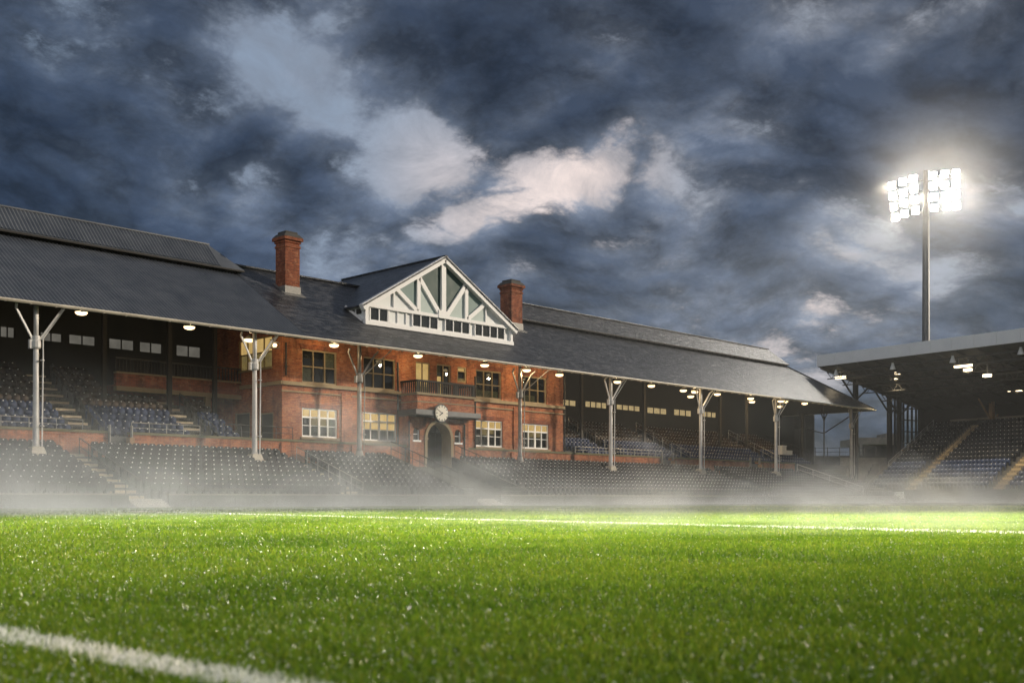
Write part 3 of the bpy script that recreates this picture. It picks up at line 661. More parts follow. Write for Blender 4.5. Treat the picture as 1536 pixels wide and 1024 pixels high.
# ------------------------------------------------------------------ seats
def seat_mesh():
    mb = MB()
    def rr(wd, h, c): return [(-wd + c, 0), (wd - c, 0), (wd, c), (wd, h - c), (wd - c, h), (-wd + c, h), (-wd, h - c), (-wd, c)]
    b = rr(.205, .40, .07); mb.slab([(x, .30 + z * .20, .42 + z) for x, z in b][::-1], .03, 0, Vector((0, 1, -.2)))
    b = rr(.200, .38, .07); mb.slab([(x, .13 - z * .05 + .06, .36 + z * .93) for x, z in b][::-1], .045, 0, Vector((0, 1, 0)))
    for s_ in (-1, 1): mb.box(s_ * .19 - .02, s_ * .19 + .02, .17, .34, .0, .46)
    n = 8; mb.slab([(.036 * math.cos(2 * math.pi * k / n), .352, .755 + .028 * math.sin(2 * math.pi * k / n)) for k in range(n)], .02, 1, Vector((0, 1, -.2)))
    return mb
sm = seat_mesh(); SV = np.array(sm.v)
SQ = [f for f in sm.f]; SMI = sm.m
def seat_me(mt):
    me = bpy.data.meshes.new('seat'); me.from_pydata(sm.v, [], sm.f); me.materials.append(M[mt]); me.materials.append(M['tag']); me.polygons.foreach_set('material_index', SMI); me.update(); return me
me_grey = seat_me('seat_grey')
low = []
SP = .46
def blocks(x0, x1, gaps):
    out = []
    for x in np.arange(x0, x1, SP):
        if all(not (g0 < x + SP / 2 + .02 and x - SP / 2 - .02 < g1) for g0, g1 in gaps): out.append(x)
    return out
ag = [(a - .62, a + .62) for a in AIS] + [(RACE[0] - .1, RACE[1] + .1)]
colgap = [(XY(p_, 53.6) - .45, XY(p_, 53.6) + .45) for p_ in (54, 382, 916, 1051, 1164, 1277, -330)]
for i in range(NLOW):
    y = Y0 + i * RW + .2; z = .42 + i * RISE0
    for x in blocks(8.0, 105.0, ag):
        if i >= NLOW - 3 and i < NLOW - 1 and any(a < x < b for a, b in colgap): continue
        if i == NLOW - 1 and any(abs(x - XY(p_, 54.75)) < .5 for p_ in (539, 780)): continue
        d = x * CT + y * ST; q = (x * ST - y * CT) / d * FPX + CX
        low.append((d, x, y, z, i, q))
vis = sorted([s_ for s_ in low if -4 < s_[5] < 1540])[:300]; vs = set(vis)
ORD = ['front', 'second', 'third', 'fourth', 'fifth', 'sixth', 'seventh', 'eighth', 'topmost']
for (d, x, y, z, i, q) in vis:
    o = bpy.data.objects.new('stadium_seat', me_grey); COL.objects.link(o); o.location = (x, y, z)
    if x < AIS[0]: lb = f'dark tip-up seat, {ORD[i]} row of lower block left of the first pale aisle steps'
    elif x < AIS[1]: lb = f'dark tip-up seat, {ORD[i]} row of lower block between first and second aisle steps'
    else: lb = f'dark tip-up seat, {ORD[i]} row of lower block just right of second aisle steps'
    tag(o, lb, 'seat', 'dark tip-up seats in the lower terrace')
rest = [(x, y, z, 0.0, 0) for (d, x, y, z, i, q) in low if (d, x, y, z, i, q) not in vs]
for i in range(10):
    y = 56.1 + i * .78 + .2; z = 3.55 + i * .43; xmax = PAVX0 - 2.9 if y < 60.6 else GALX - .3
    for x in blocks(10, xmax, [(a - .6, a + .6) for a in ULX]): rest.append((x, y, z, 0.0, 1 if i < 4 else 2))
for i in range(9):
    y = 56.1 + i * .78 + .2; z = 3.55 + i * .37
    for x in blocks(PAVX1 + .8, 103.3, [(a - .6, a + .6) for a in URX] + [(PAVX1, PAVX1 + 2.6)] * (i < 2)): rest.append((x, y, z, 0.0, 1 if i < 4 else 2))

# ------------------------------------------------------------------ parapet between the tiers
pw = thing('parapet_wall', (60, YP, 2), 'long low red brick parapet with mossy coping between upper and lower seats', 'wall')
GATES = [(XY(162, YP), XY(197, YP)), (XY(991, YP), XY(1008, YP)), (XY(1124, YP), XY(1138, YP))]
segs = []; x = XL
ARCH = (XY(634, YP), XY(680, YP))
for g_ in sorted(GATES + [ARCH]): segs.append((x, g_[0])); x = g_[1]
XPE = XY(1192, YP); segs.append((x, XPE))
mb = MB()
for a, b in segs: mb.box(a, b, YP, YP + .4, 1.5, PZ - .12)
for px_ in (427, 532, 700, 770): xx = XY(px_, YP); mb.box(xx - .3, xx + .3, YP - .12, YP - .003, 1.5, PZ - .2)
mb.build('brickwork', 'brick', pw)
mb = MB()
for a, b in segs: mb.box(a - .02, b + .02, YP - .07, YP + .46, PZ - .117, PZ + .02)
mb.build('coping', 'coping', pw)
mb = MB(); mb.box(XPE + .01, XY(1270, YP), YP + .02, YP + .42, 0, 3.75); mb.box(XPE, XY(1272, YP), YP - .04, YP + .46, 3.75, 3.95)
mb.build('rendered_end', 'concrete_dark', pw)
gl = ['dark grey steel gate in the parapet left of the second column', 'dark grey steel gate in the parapet left of the bright column near the far aisle', 'narrow dark gate in the parapet left of the last pale column']
for (a, b), lb in zip(GATES, gl):
    o = thing('parapet_gate', ((a + b) / 2, YP, 2.5), lb, 'gate', 'gates in the brick parapet'); mb = MB(); mb.box(a + .05, b - .05, YP - .1, YP + .1, 2.4, PZ - .25)
    mb.build('panel', 'gate', o); 
    for xx in (a, b - .07): MB().box(xx, xx + .07, YP - .2, YP + .0, 2.4, PZ + .35).build('post', 'steel', o)
    mb = MB(); mb.box(b - .35, b - .09, YP - .55, YP - .11, 2.5, PZ - .3); mb.build('side_board', 'tan', o)

# ------------------------------------------------------------------ pitch-side boards and rails
bw = thing('pitch_boards', (60, 47.4, 0), 'low dark boarding along the edge of the pitch below the old stand', 'boarding')
mb = MB(); mc = MB()
for a, b in ((XL, 23.6), (25.6, 45.9), (47.9, 104)):
    mb.box(a, b, 47.38, 47.5, 0, .60); mc.box(a - .02, b + .02, 47.32, 47.62, .603, .68)
    for xx in np.arange(a + 1.2, b, 2.4): mb.box(xx - .05, xx + .05, 47.35, 47.378, 0, .6)
mb.build('boards', 'pitchwall', bw); mc.build('capping', 'concrete', bw)
def rail(name, label, cat, p0, p1, h, n, mt='steel', mid=True, grp=None):
    p0, p1 = Vector(p0), Vector(p1); o = thing(name, p0, label, cat, grp); up = Vector((0, 0, h)); mb = MB(); mb.tube([p0 + up, p1 + up], .028, 6)
    if mid: mb.tube([p0 + up * .5, p1 + up * .5], .02, 6)
    mb.build('rail', mt, o)
    for k in range(n + 1):
        q = p0.lerp(p1, k / n); MB().tube([q, q + up], .024, 6).build('upright', mt, o)
PR = 'pitch-side guard rails'
rail('guard_rail', 'thin grey guard rail on the pitch boards left of the first pitch steps', 'railing', (8, 47.48, .68), (23.5, 47.48, .68), .45, 12, 'iron', grp=PR)
rail('guard_rail', 'thin grey guard rail on the pitch boards between the two flights of pitch steps', 'railing', (25.7, 47.48, .68), (45.7, 47.48, .68), .45, 15, 'iron', grp=PR)
rail('guard_rail', 'thin grey guard rail on the pitch boards right of the players steps', 'railing', (48.1, 47.48, .68), (103, 47.48, .68), .45, 38, 'iron', grp=PR)
UR = 'guard rails along the front of the upper terrace'
rail('guard_rail', 'pale guard rail on the parapet behind the leftmost column', 'railing', (10, YP + .2, PZ), (25.2, YP + .2, PZ), .55, 11, grp=UR)
rail('guard_rail', 'pale guard rail on the parapet right of the left gate', 'railing', (27.9, YP + .2, PZ), (32.0, YP + .2, PZ), .55, 4, grp=UR)
rail('guard_rail', 'dark guard rail on the parapet in front of the pavilion doorways', 'railing', (33.5, YP + .2, PZ), (PAVX0 + .3, YP + .2, PZ), .75, 4, 'iron', grp=UR)
rail('guard_rail', 'pale guard rail on the parapet just right of the brick pavilion', 'railing', (PAVX1 + .6, YP + .2, PZ), (76, YP + .2, PZ), .5, 12, grp=UR)
SR = 'handrails beside the terrace steps'
for a, lb in ((24.3, 'thin dark handrail beside the first pale flight of the lower terrace'), (37.6, 'thin handrail beside the second pale flight of the lower terrace, left of the arch')):
    rail('stair_handrail', lb, 'handrail', (a + .3, Y0 + .4, .5), (a + .3, Y0 + 6.8, 2.7), .85, 6, 'iron' if a < 30 else 'steel', grp=SR)
rail('stair_handrail', 'pale sloping handrail beside the far right steps near the grey end column', 'handrail', (97.9, Y0 + .2, .6), (97.9, Y0 + 7.2, 2.9), .95, 4, 'column', grp=SR)
rail('stair_handrail', 'dark handrail beside the left flight in the upper terrace', 'handrail', (26.7, 56.4, 3.7), (26.7, 63, 7.4), .85, 7, 'iron', grp=SR)
rail('stair_handrail', 'dark handrail beside the upper flight next to the pavilion gallery', 'handrail', (33.45, 56.4, 3.7), (33.45, 60.6, 6.0), .85, 5, 'iron', grp=SR)
for a, lb in ((71.6, 'handrail of the upper steps nearest the pavilion, right side'), (81.2, 'handrail of the middle upper steps, right side'), (96.9, 'handrail of the upper steps at the far end of the stand')):
    rail('stair_handrail', lb, 'handrail', (a, 56.4, 3.7), (a, 62.5, 6.7), .85, 6, 'steel', grp=SR)
rail('stair_handrail', 'black iron handrail sloping down right of the dark players arch', 'handrail', (RACE[1] - .12, 48.6, 1.15), (RACE[1] - .12, 55.0, 3.25), .9, 9, 'iron', grp=SR)
rail('stair_handrail', 'black iron handrail sloping down left of the dark players arch', 'handrail', (RACE[0] + .12, 48.6, 1.15), (RACE[0] + .12, 55.0, 3.25), .9, 9, 'iron', grp=SR)
xe = 104.1
rail('stair_handrail', 'dark railing sloping down the open end of the upper terrace', 'handrail', (xe, 62.5, 6.6), (xe, 57.2, 4.6), .8, 5, 'iron', grp=SR)

# ------------------------------------------------------------------ brick pavilion
YF = 56.4
pv = thing('brick_pavilion', ((PAVX0 + PAVX1) / 2, YF, 2), 'two storey red brick pavilion with balcony and white windows in the middle of the stand', 'pavilion')
def wrect(pa, pb, ya, yb_, Y=YF):
    c_ = (pa + pb) / 2; return (XY(pa, Y), XY(pb, Y), P(c_, yb_, Y)[1], P(c_, ya, Y)[1])
UP = [wrect(453, 505.5, 526, 576), wrect(545, 593, 537, 584), wrect(714, 752, 556, 598), wrect(783.5, 820, 565, 605)]
LO = [wrect(453, 506, 613, 656), wrect(544, 595, 619, 661.5), wrect(713, 754, 630.5, 670), wrect(784, 823, 636, 673)]
DR = [wrect(623.5, 645.5, 543, 590), wrect(655, 676.5, 546.5, 594), wrect(686, 700, 550, 574)]
zS = P(465, 577, YF)[1] - .12                       # string course
mb = MB(); holes_wall(mb, PAVX0, PAVX1, 1.5, 11.75, YF, UP + LO + DR + [(XY(628, YF), XY(690, YF), 1.6, 5.6)], .3)
SIDE = [(YX(408, PAVX0), YX(358, PAVX0), PX(383, 553, PAVX0)[1], PX(383, 507, PAVX0)[1])]
DOORS = [(YX(410, PAVX0), YX(390, PAVX0), 3.6, PX(400, 619, PAVX0)[1]), (YX(375, PAVX0), YX(353, PAVX0), 3.6, PX(364, 619, PAVX0)[1])]
holes_wall(mb, YF, 64.1, 1.5, 11.75, 0, SIDE + DOORS, .3, 0, False, PAVX0)
mb.face([(PAVX1, YF, 1.5), (PAVX1, 64.1, 1.5), (PAVX1, 64.1, 11.75), (PAVX1, YF, 11.75)])
for px_ in (508.5, 598, 708, 760): pass
for xx in (XY(513, YF), XY(771, YF)): mb.box(xx - .1, xx + .75, YF - .1, YF - .003, 1.5, zS - .2)
mb.build('wall', 'brick', pv)
mb = MB(); mb.box(PAVX0 + .32, PAVX1 - .3, YF + 1.1, YF + 1.2, 1.5, 11.7); mb.box(PAVX0 + .32, PAVX1 - .3, YF + .31, YF + 1.1, zS - .3, zS - .1); mb.box(PAVX0 + 1.3, PAVX0 + 1.4, YF + 1.3, 64, 1.5, 11.7)
mb.build('interior', 'room', pv)
mb = MB()
bx0, bx1 = XY(626, 54.7), XY(711, 54.7); bxl = bx0
for a, b in ((PAVX0 - .06, bx0 - .02), (bx1 + .02, PAVX1 + .06)): mb.box(a, b, YF - .14, YF - .002, zS, zS + .22); mb.box(a, b, YF - .07, YF - .002, zS - .42, zS - .34)
mb.box(PAVX0 - .14, PAVX0 - .002, YF - .14, 61, zS, zS + .22)
for h in UP: mb.box(h[0] - .1, h[1] + .1, YF - .08, YF - .002, h[2] - .2 if h[2] - .2 > zS + .23 else zS + .225, h[2] - .01)
mb.build('string_course', 'stone', pv)
for h in UP + LO:      # brick lintels over the openings
    mb = MB(); mb.box(h[0] - .15, h[1] + .15, YF - .03, YF - .002, h[3] + .01, h[3] + .30); mb.build('lintel', 'brick_dark', pv)
for h in LO: mb = MB(); mb.box(h[0] - .12, h[1] + .12, YF - .10, YF - .002, h[2] - .14, h[2] - .004); mb.build('sill', 'stone', pv)
def window(h, cols, rows, fm, blinds, wide=None, fw=.085, name='window'):
    o = sub(name, pv); x0, x1, z0, z1 = h; mb = MB(); y0, y1 = YF + .06, YF + .16
    mb.box(x0, x1, y0, y1, z0, z0 + fw * 1.3); mb.box(x0, x1, y0, y1, z1 - fw, z1); mb.box(x0, x0 + fw, y0, y1, z0 + fw * 1.3, z1 - fw); mb.box(x1 - fw, x1, y0, y1, z0 + fw * 1.3, z1 - fw)
    for k in range(1, cols):
        xx = x0 + (x1 - x0) * k / cols; ww = fw * (.85 if k == wide else .42); mb.box(xx - ww, xx + ww, y0 + .01, y1 - .01, z0 + fw * 1.3, z1 - fw)
    for q in rows:
        zz = z0 + (z1 - z0) * q[0]; mb.box(x0 + fw, x1 - fw, y0 + .015, y1 - .015, zz - q[1], zz + q[1])
    mb.build('frame', fm, o)
    mb = MB(); mb.box(x0 + .02, x1 - .02, YF + .175, YF + .182, z0 + .02, z1 - .02); mb.build('pane', 'glass', o)
    if blinds:
        mb = MB()
        for (c0, c1, r0, r1, mi) in blinds:
            xa = x0 + (x1 - x0) * c0; xb = x0 + (x1 - x0) * c1; mb.box(xa + .02, xb - .02, YF + .215 + .01 * mi, YF + .225 + .01 * mi, z0 + (z1 - z0) * r0, z0 + (z1 - z0) * r1, mi)
        mb.build('blind', ['blind', 'blind_dim', 'curtain'], o)
rows = [(.69, .05), (.40, .02)]
bl = [[(0, 1, .70, 1, 0), (.25, .5, .4, .68, 1), (.5, .75, .4, .68, 1), (.75, 1, .1, .68, 2), (.25, .5, .08, .4, 2)],
      [(0, 1, .66, 1, 0), (0, 1, .40, .64, 0)],
      [(0, 1, .70, 1, 0), (.25, .5, .45, .68, 1), (.5, .75, .5, .68, 1)],
      [(0, 1, .70, 1, 0), (.25, .75, .48, .68, 1)]]
for h, b in zip(LO, bl): window(h, 4, rows, 'white', b, 2)
ub = [[(0.02, .33, .05, .5, 2), (.7, .98, .5, .95, 2)], None, [(0.0, .95, .0, .30, 2)], [(0.0, .6, .0, .30, 2)]]
for h, b in zip(UP, ub): window(h, 3, [(.5, .035)], 'stone', b)
window(DR[0], 2, [(.28, .03)], 'stone', [(0, 1, .25, 1, 0), (0, 1, 0, .25, 1)], name='balcony_door')
window(DR[1], 2, [(.32, .03)], 'stone', [(0, .45, .05, .62, 0), (0, .45, .62, .95, 2)], name='balcony_door')
window(DR[2], 1, [(.72, .03)], 'stone', [(0, 1, .72, 1, 0), (0, 1, 0, .3, 1)], fw=.12)
# window and doors in the shadowed flank
h = SIDE[0]; o = sub('window', pv); mb = MB(); ya, yb_, z0, z1 = h; X0 = PAVX0
mb.box(X0 - .08, X0 + .1, ya - .06, yb_ + .06, z0 - .14, z0 - .002); mb.box(X0 + .05, X0 + .12, ya, yb_, z1 - .08, z1); mb.box(X0 + .05, X0 + .12, ya, yb_, (z0 + z1) / 2 - .04, (z0 + z1) / 2 + .04)
for k in range(5): q = ya + (yb_ - ya - .07) * k / 4; mb.box(X0 + .04, X0 + .11, q, q + .07, z0, z1 - .08)
mb.build('frame', 'stone', o); mb = MB(); mb.box(X0 + .13, X0 + .14, ya, yb_, z0, z1); mb.build('pane', 'glass', o)
mb = MB(); mb.box(X0 + .2, X0 + .21, ya, yb_, (z0 + z1) / 2, z1, 0); mb.box(X0 + .22, X0 + .23, ya, yb_, z0, (z0 + z1) / 2, 1); mb.build('blind', ['blind', 'blind_dim'], o)
for (ya, yb_, z0, z1) in DOORS:
    o = sub('door', pv); mb = MB(); mb.box(X0 + .1, X0 + .16, ya + .07, yb_ - .07, z0, z1 - .07); mb.build('leaf', 'gate', o)
    mb = MB(); mb.box(X0 + .0, X0 + .15, ya, ya + .07, z0, z1); mb.box(X0 + .0, X0 + .15, yb_ - .07, yb_, z0, z1); mb.box(X0 + .0, X0 + .15, ya + .07, yb_ - .07, z1 - .07, z1); mb.build('frame', 'stone', o)
# balcony bay, canopy and arch
yb0 = 54.7; zb0 = P(668, 617, yb0)[1]; zb1 = P(668, 592, yb0)[1]; zb2 = P(668, 573, yb0)[1]
bc = sub('balcony', pv)
mb = MB(); mb.box(bx0, bx1, yb0, YF - .005, zb0 - .1, zb1 - .14); mb.build('brick_front', 'brick', bc)
mb = MB(); mb.box(bx0 - .12, bx1 + .12, yb0 - .12, YF - .003, zb1 - .137, zb1 + .02); mb.box(bx0 - .03, bx1 + .03, yb0 - .03, YF - .004, zb1 - .62, zb1 - .55); mb.build('slab', 'stone', bc)
mb = MB(); mb.box(bx0 - .04, bx1 + .04, yb0 - .05, yb0 + .08, zb2 - .12, zb2); mb.box(bx0 - .05, bx0 + .08, yb0 + .08, YF - .01, zb2 - .12, zb2); mb.box(bx1 - .08, bx1 + .05, yb0 + .08, YF - .01, zb2 - .12, zb2)
for xx in np.linspace(bx0 + .03, bx1 - .03, 30): 
    ww = .075 if abs((xx - bx0) % 1.7) < .2 else .04
    mb.box(xx - ww, xx + ww, yb0 - .015, yb0 + .045, zb1 + .02, zb2 - .12)
for yy in np.linspace(yb0 + .2, YF - .15, 8):
    for xx in (bx0, bx1): mb.box(xx - .03, xx + .03, yy - .035, yy + .035, zb1 + .02, zb2 - .12)
mb.build('balustrade', 'darkwood', bc)
mb = MB(); cz = zb0; mb.box(XY(624, 54.35), bx1 + .35, 54.35, YF - .2, cz - .34, cz - .003); mb.box(XY(624, 54.35) + .1, bx1 + .25, 54.5, YF - .2, cz - .42, cz - .343); mb.build('canopy', 'canopy', pv)
YA = 55.25
ax0, ax1 = XY(640, YA), XY(676, YA); acx = (ax0 + ax1) / 2 ; ar = (ax1 - ax0) / 2
az1 = P(658, 634, YA)[1]; azs = az1 - ar
def ahole(pa, pb, ya, yb_): c_ = (pa + pb) / 2; return (XY(pa, YA), XY(pb, YA), P(c_, yb_, YA)[1], P(c_, ya, YA)[1])
SW = [ahole(620, 630, 641, 660), ahole(682, 692, 644, 664)]
mb = MB(); holes_wall(mb, bx0 - .3, bx1, 1.6, cz - .42, YA, [(ax0, ax1, 1.6, az1)] + SW, .5); mb.face([(bx0 - .3, YA, 1.6), (bx0 - .3, YF, 1.6), (bx0 - .3, YF, cz), (bx0 - .3, YA, cz)]); mb.face([(bx1, YA, 1.6), (bx1, YF, 1.6), (bx1, YF, cz), (bx1, YA, cz)])
mb.build('porch_wall', 'brick', pv)
def spandrel(mb, x0, x1, zt, y0, y1, mi=0, n=10):
    r_ = (x1 - x0) / 2; cx_ = (x0 + x1) / 2; zs_ = zt - r_
    for s_ in (-1, 1):
        pts = [(cx_ + s_ * r_ * math.sin(k / n * math.pi / 2), zs_ + r_ * math.cos(k / n * math.pi / 2)) for k in range(n + 1)]
        for k in range(n): mb.hexa([(pts[k][0], y0, pts[k][1]), (pts[k + 1][0], y0, pts[k + 1][1]), (pts[k + 1][0], y1, pts[k + 1][1]), (pts[k][0], y1, pts[k][1]), (pts[k][0], y0, zt + .005), (pts[k + 1][0], y0, zt + .005), (pts[k + 1][0], y1, zt + .005), (pts[k][0], y1, zt + .005)], mi)
mb = MB(); spandrel(mb, ax0, ax1, az1, YA + .005, YA + .5)
for h in SW: spandrel(mb, h[0], h[1], h[3], YA + .005, YA + .4, n=6)
mb.build('arch_brickwork', 'brick', pv)
mb = MB(); N = 16           # stone ring and jambs
for k in range(N):
    a0, a1 = math.pi * k / N, math.pi * (k + 1) / N; r0, r1 = ar - .02, ar + .2
    q = [(acx + r_ * math.cos(a_), azs + r_ * math.sin(a_)) for r_, a_ in ((r0, a0), (r1, a0), (r1, a1), (r0, a1))]
    mb.hexa([(x_, YA - .07, z_) for x_, z_ in q] + [(x_, YA + .9, z_) for x_, z_ in q])
for s_ in (-1, 1):
    xa = acx + s_ * (ar - .02); xb = acx + s_ * (ar + .2); mb.box(min(xa, xb), max(xa, xb), YA - .07, YA + .9, 2.0, azs)
    mb.box(min(xa, xb) - .05, max(xa, xb) + .05, YA - .1, YA + .02, azs - .1, azs + .05)
mb.build('arch_surround', 'stone', pv)
mb = MB(); mb.box(ax0 - .3, ax1 + .3, YF + .7, YF + .8, 1.6, 5.6); mb.box(ax0 - .4, ax0 - .25, YA + .5, YF + .7, 1.6, 5.6); mb.box(ax1 + .25, ax1 + .4, YA + .5, YF + .7, 1.6, 5.6); mb.box(ax0 - .4, ax1 + .4, YA + .91, YF + .8, 5.0, 5.1)
mb.build('entrance_passage', 'room', pv)
for h in SW:
    o = sub('arched_window', pv); mb = MB(); mb.box(h[0], h[1], YA + .12, YA + .2, (h[2] + h[3]) / 2 - .02, (h[2] + h[3]) / 2 + .02); mb.box(h[0] - .06, h[1] + .06, YA - .06, YA + .2, h[2] - .1, h[2] + .02); mb.box(h[0], h[0] + .05, YA + .1, YA + .2, h[2], h[3]); mb.box(h[1] - .05, h[1], YA + .1, YA + .2, h[2], h[3]); mb.build('frame', 'white', o)
    mb = MB(); mb.box(h[0], h[1], YA + .22, YA + .23, h[2], h[3]); mb.build('pane', 'room', o)
for px_, za, zb_, yy in ((597, 2.6, 9.6, YF - .08), (713, 2.6, 9.2, YF - .08), (847, 3, 10, YF - .05), (429, 8, 10, YF - .05), (614, 2.6, 5.6, YA - .06), (697, 2.6, 5.6, YA - .06)):
    xx = XY(px_, yy); mb = MB(); mb.tube([(xx, yy, za), (xx, yy, zb_)], .055, 8)
    for zz in np.arange(za + .5, zb_, 1.5): mb.box(xx - .08, xx + .08, yy - .06, yy + .07, zz, zz + .07)
    mb.build('drainpipe', 'iron', pv)
# clock on the canopy
ckx, ckz = P(662.5, 619.5, 54.25)
ck = thing('wall_clock', (ckx, 54.25, ckz), 'round cream clock with dark hands above the entrance arch', 'clock'); cr_ = .56
def disc(mb, r_, y0, y1, n=36, mi=0): mb.slab([(ckx + r_ * math.cos(2 * math.pi * k / n), y0, ckz + r_ * math.sin(2 * math.pi * k / n)) for k in range(n)][::-1], y1 - y0, mi, Vector((0, 1, 0)))
mb = MB(); disc(mb, cr_ + .06, 54.25, 54.42); mb.build('rim', 'iron', ck)
mb = MB(); disc(mb, cr_, 54.215, 54.247); mb.build('dial', 'dial', ck)
mb = MB()
for k in range(60):
    a = 2 * math.pi * k / 60; big = k % 5 == 0; r0, r1 = (.40 if big else .52), .555; ww = (.05 if k % 15 == 0 else .035) if big else .010
    p0 = Vector((ckx + r0 * math.sin(a), 54.206, ckz + r0 * math.cos(a))); p1 = Vector((ckx + r1 * math.sin(a), 54.206, ckz + r1 * math.cos(a))); mb.bar(p0, p1, .012, ww, 0, Vector((math.cos(a), 0, -math.sin(a))))
mb.build('hour_marks', 'iron', ck)
for nm, ang, ln, ww in (('hour_hand', 7.83 / 12 * 360, .30, .06), ('minute_hand', 300, .46, .04)):
    a = R(ang); mb = MB(); mb.bar((ckx - .08 * math.sin(a), 54.192, ckz - .08 * math.cos(a)), (ckx + ln * math.sin(a), 54.192, ckz + ln * math.cos(a)), .010, ww, 0, Vector((math.cos(a), 0, -math.sin(a)))); mb.build(nm, 'iron', ck)
# gallery beside the pavilion
gal = sub('gallery', gs); gy = 61.0; gz0 = 7.05; gz1 = 8.05
mb = MB(); mb.box(GALX, PAVX0 - .01, gy, gy + .3, gz0, gz1 - .25); mb.build('brick_front', 'brick_dark', gal)
mb = MB(); mb.box(GALX, PAVX0 - .02, gy - .06, gy + .36, gz0 - .28, gz0 - .003); mb.box(GALX, PAVX0 - .02, gy - .05, gy + .35, gz1 - .247, gz1 - .15); mb.box(PAVX0 - 2.5, PAVX0 - 2.2, gy - .05, gy + .3, 3.5, gz0 - .29); mb.build('stone_band', 'stone', gal)
mb = MB(); mb.box(GALX, PAVX0 - .02, gy - .01, gy + .08, gz1 + .62, gz1 + .70)
for xx in np.arange(GALX, PAVX0, .22): mb.box(xx - .02, xx + .02, gy + .01, gy + .06, gz1 - .15, gz1 + .62)
mb.build('balustrade', 'iron', gal)
mb = MB(); mb.box(GALX, PAVX0 - .02, gy + .3, YW, gz0, gz0 + .1); mb.box(GALX, PAVX0 - .02, gy + 1.0, gy + 1.2, 2, gz0); mb.build('deck', 'brick_dark', gal)

# ------------------------------------------------------------------ eave lamps
def eave_lamp(px, py, label, Y=54.6, e=135):
    X, z = P(px, py, Y); o = thing('eave_lamp', (X, Y, z), label, 'lamp', 'round lamps under the grandstand eave')
    mb = MB(); mb.lathe([(.30, .0), (.325, .02), (.30, .07), (.20, .15), (.09, .22), (.05, .26)], (X, Y, z), 16); mb.build('shade', 'gutter', o, True)
    mb = MB(); mb.lathe([(.30, .012), (.30, -.05), (.24, -.12), (.13, -.155), (.02, -.165)], (X, Y, z), 16); mb.build('glass', 'lamp', o, True)
    mb = MB(); mb.tube([(X, Y, z + .26), (X, Y, roofz(Y) - .3)], .022, 6); mb.build('stem', 'iron', o)
    l = lamp_light('lamp_light', 'POINT', (X, Y, z - .34), e, (1, .70, .36), o, shadow_soft_size=.1)
EL = [(122, 468, 'round glowing eave lamp just right of the leftmost column'), (284, 490, 'round glowing eave lamp midway between the two left columns'), (501, 517, 'round glowing eave lamp above the left upper pavilion window'),
      (627, 533, 'round glowing eave lamp above the balcony'), (727, 547, 'round glowing eave lamp above the window right of the balcony'), (790, 554.5, 'round glowing eave lamp at the column right of the clock'),
      (839, 561.5, 'round glowing eave lamp at the right corner of the pavilion'), (926, 572, 'round glowing eave lamp at the first column right of the pavilion'), (977, 578, 'round glowing eave lamp midway between the first two columns right of the pavilion'),
      (1025, 585, 'glowing eave lamp left of the cluster by the second column right of the pavilion'), (1042, 587, 'upper lamp of the close pair by the second column right of the pavilion'), (1076, 590.5, 'lamp right of the second column right of the pavilion'),
      (1126, 597, 'upper lamp of the pair midway to the last pale column'), (1171, 601, 'eave lamp left in the trio at the last pale column'), (1178, 601.5, 'eave lamp right in the trio at the last pale column'), (1207, 604.5, 'rightmost glowing lamp under the eave of the old stand')]
for px_, py_, lb in EL: eave_lamp(px_, py_, lb)
eave_lamp(1036, 594, 'lower lamp of the close pair, hung further back under the eave', 58.0); eave_lamp(1128, 602, 'lower lamp of the pair midway to the last pale column, further back', 58.0); eave_lamp(1170, 609, 'lowest lamp of the trio at the last pale column', 58.0)
eave_lamp(374, 509, 'glowing lamp half hidden behind the second column from the left', 55.3, 60)
X, z = P(412, 517.5, 55.9); o = thing('wall_lantern', (X, 55.9, z), 'small boxy glowing lantern beside the second column from the left', 'lamp')
mb = MB(); mb.box(X - .26, X + .26, 55.75, 56.05, z + .16, z + .20); mb.box(X - .26, X + .26, 55.75, 56.05, z - .20, z - .16)
for a in (-.25, .23):
    for b in (55.76, 56.02): mb.box(X + a, X + a + .02, b, b + .02, z - .16, z + .16)
mb.bar((X, 56.0, z + .2), (X, 56.4, z + .4), .04, .04); mb.build('frame', 'iron', o); mb = MB(); mb.lathe([(.1, -.1), (.15, 0), (.1, .1)], (X, 55.9, z), 10); mb.build('bulb', 'lamp', o)
lamp_light('lamp_light', 'POINT', (X - .0, 55.6, z), 40, (1, .72, .38), o, shadow_soft_size=.2)

# ------------------------------------------------------------------ modern stand on the right
PHI = R(35.4); R0, D0 = 33.1, 118.0
A_ = -FWD * math.cos(PHI) + RGT * math.sin(PHI); B_ = FWD * math.sin(PHI) + RGT * math.cos(PHI); O_ = GR(R0, D0)
def Q3(a, b, z): return O_ + A_ * a + B_ * b + Vector((0, 0, z))
def PA(px, py, b):
    q = (px - CX) / FPX; a = (q * (D0 + b * math.sin(PHI)) - R0 - b * math.cos(PHI)) / (math.sin(PHI) + q * math.cos(PHI))
    d = D0 + b * math.sin(PHI) - a * math.cos(PHI); return a, CH + (HZ - py) / FPX * d
ms = thing('modern_stand', Q3(20, 6, 0), 'modern covered stand with pale metal fascia and dark seats at right', 'grandstand')
def qbox(mb, a0, a1, b0, b1, z0, z1, mi=0): mb.hexa([Q3(a0, b0, z0), Q3(a1, b0, z0), Q3(a1, b1, z0), Q3(a0, b1, z0), Q3(a0, b0, z1), Q3(a1, b0, z1), Q3(a1, b1, z1), Q3(a0, b1, z1)], mi)
AE = 62; zf0 = PA(1225, 550, 0)[1]; zf1 = PA(1225, 533, 0)[1]
def uz(b): return zf0 + .05 - .2 * b
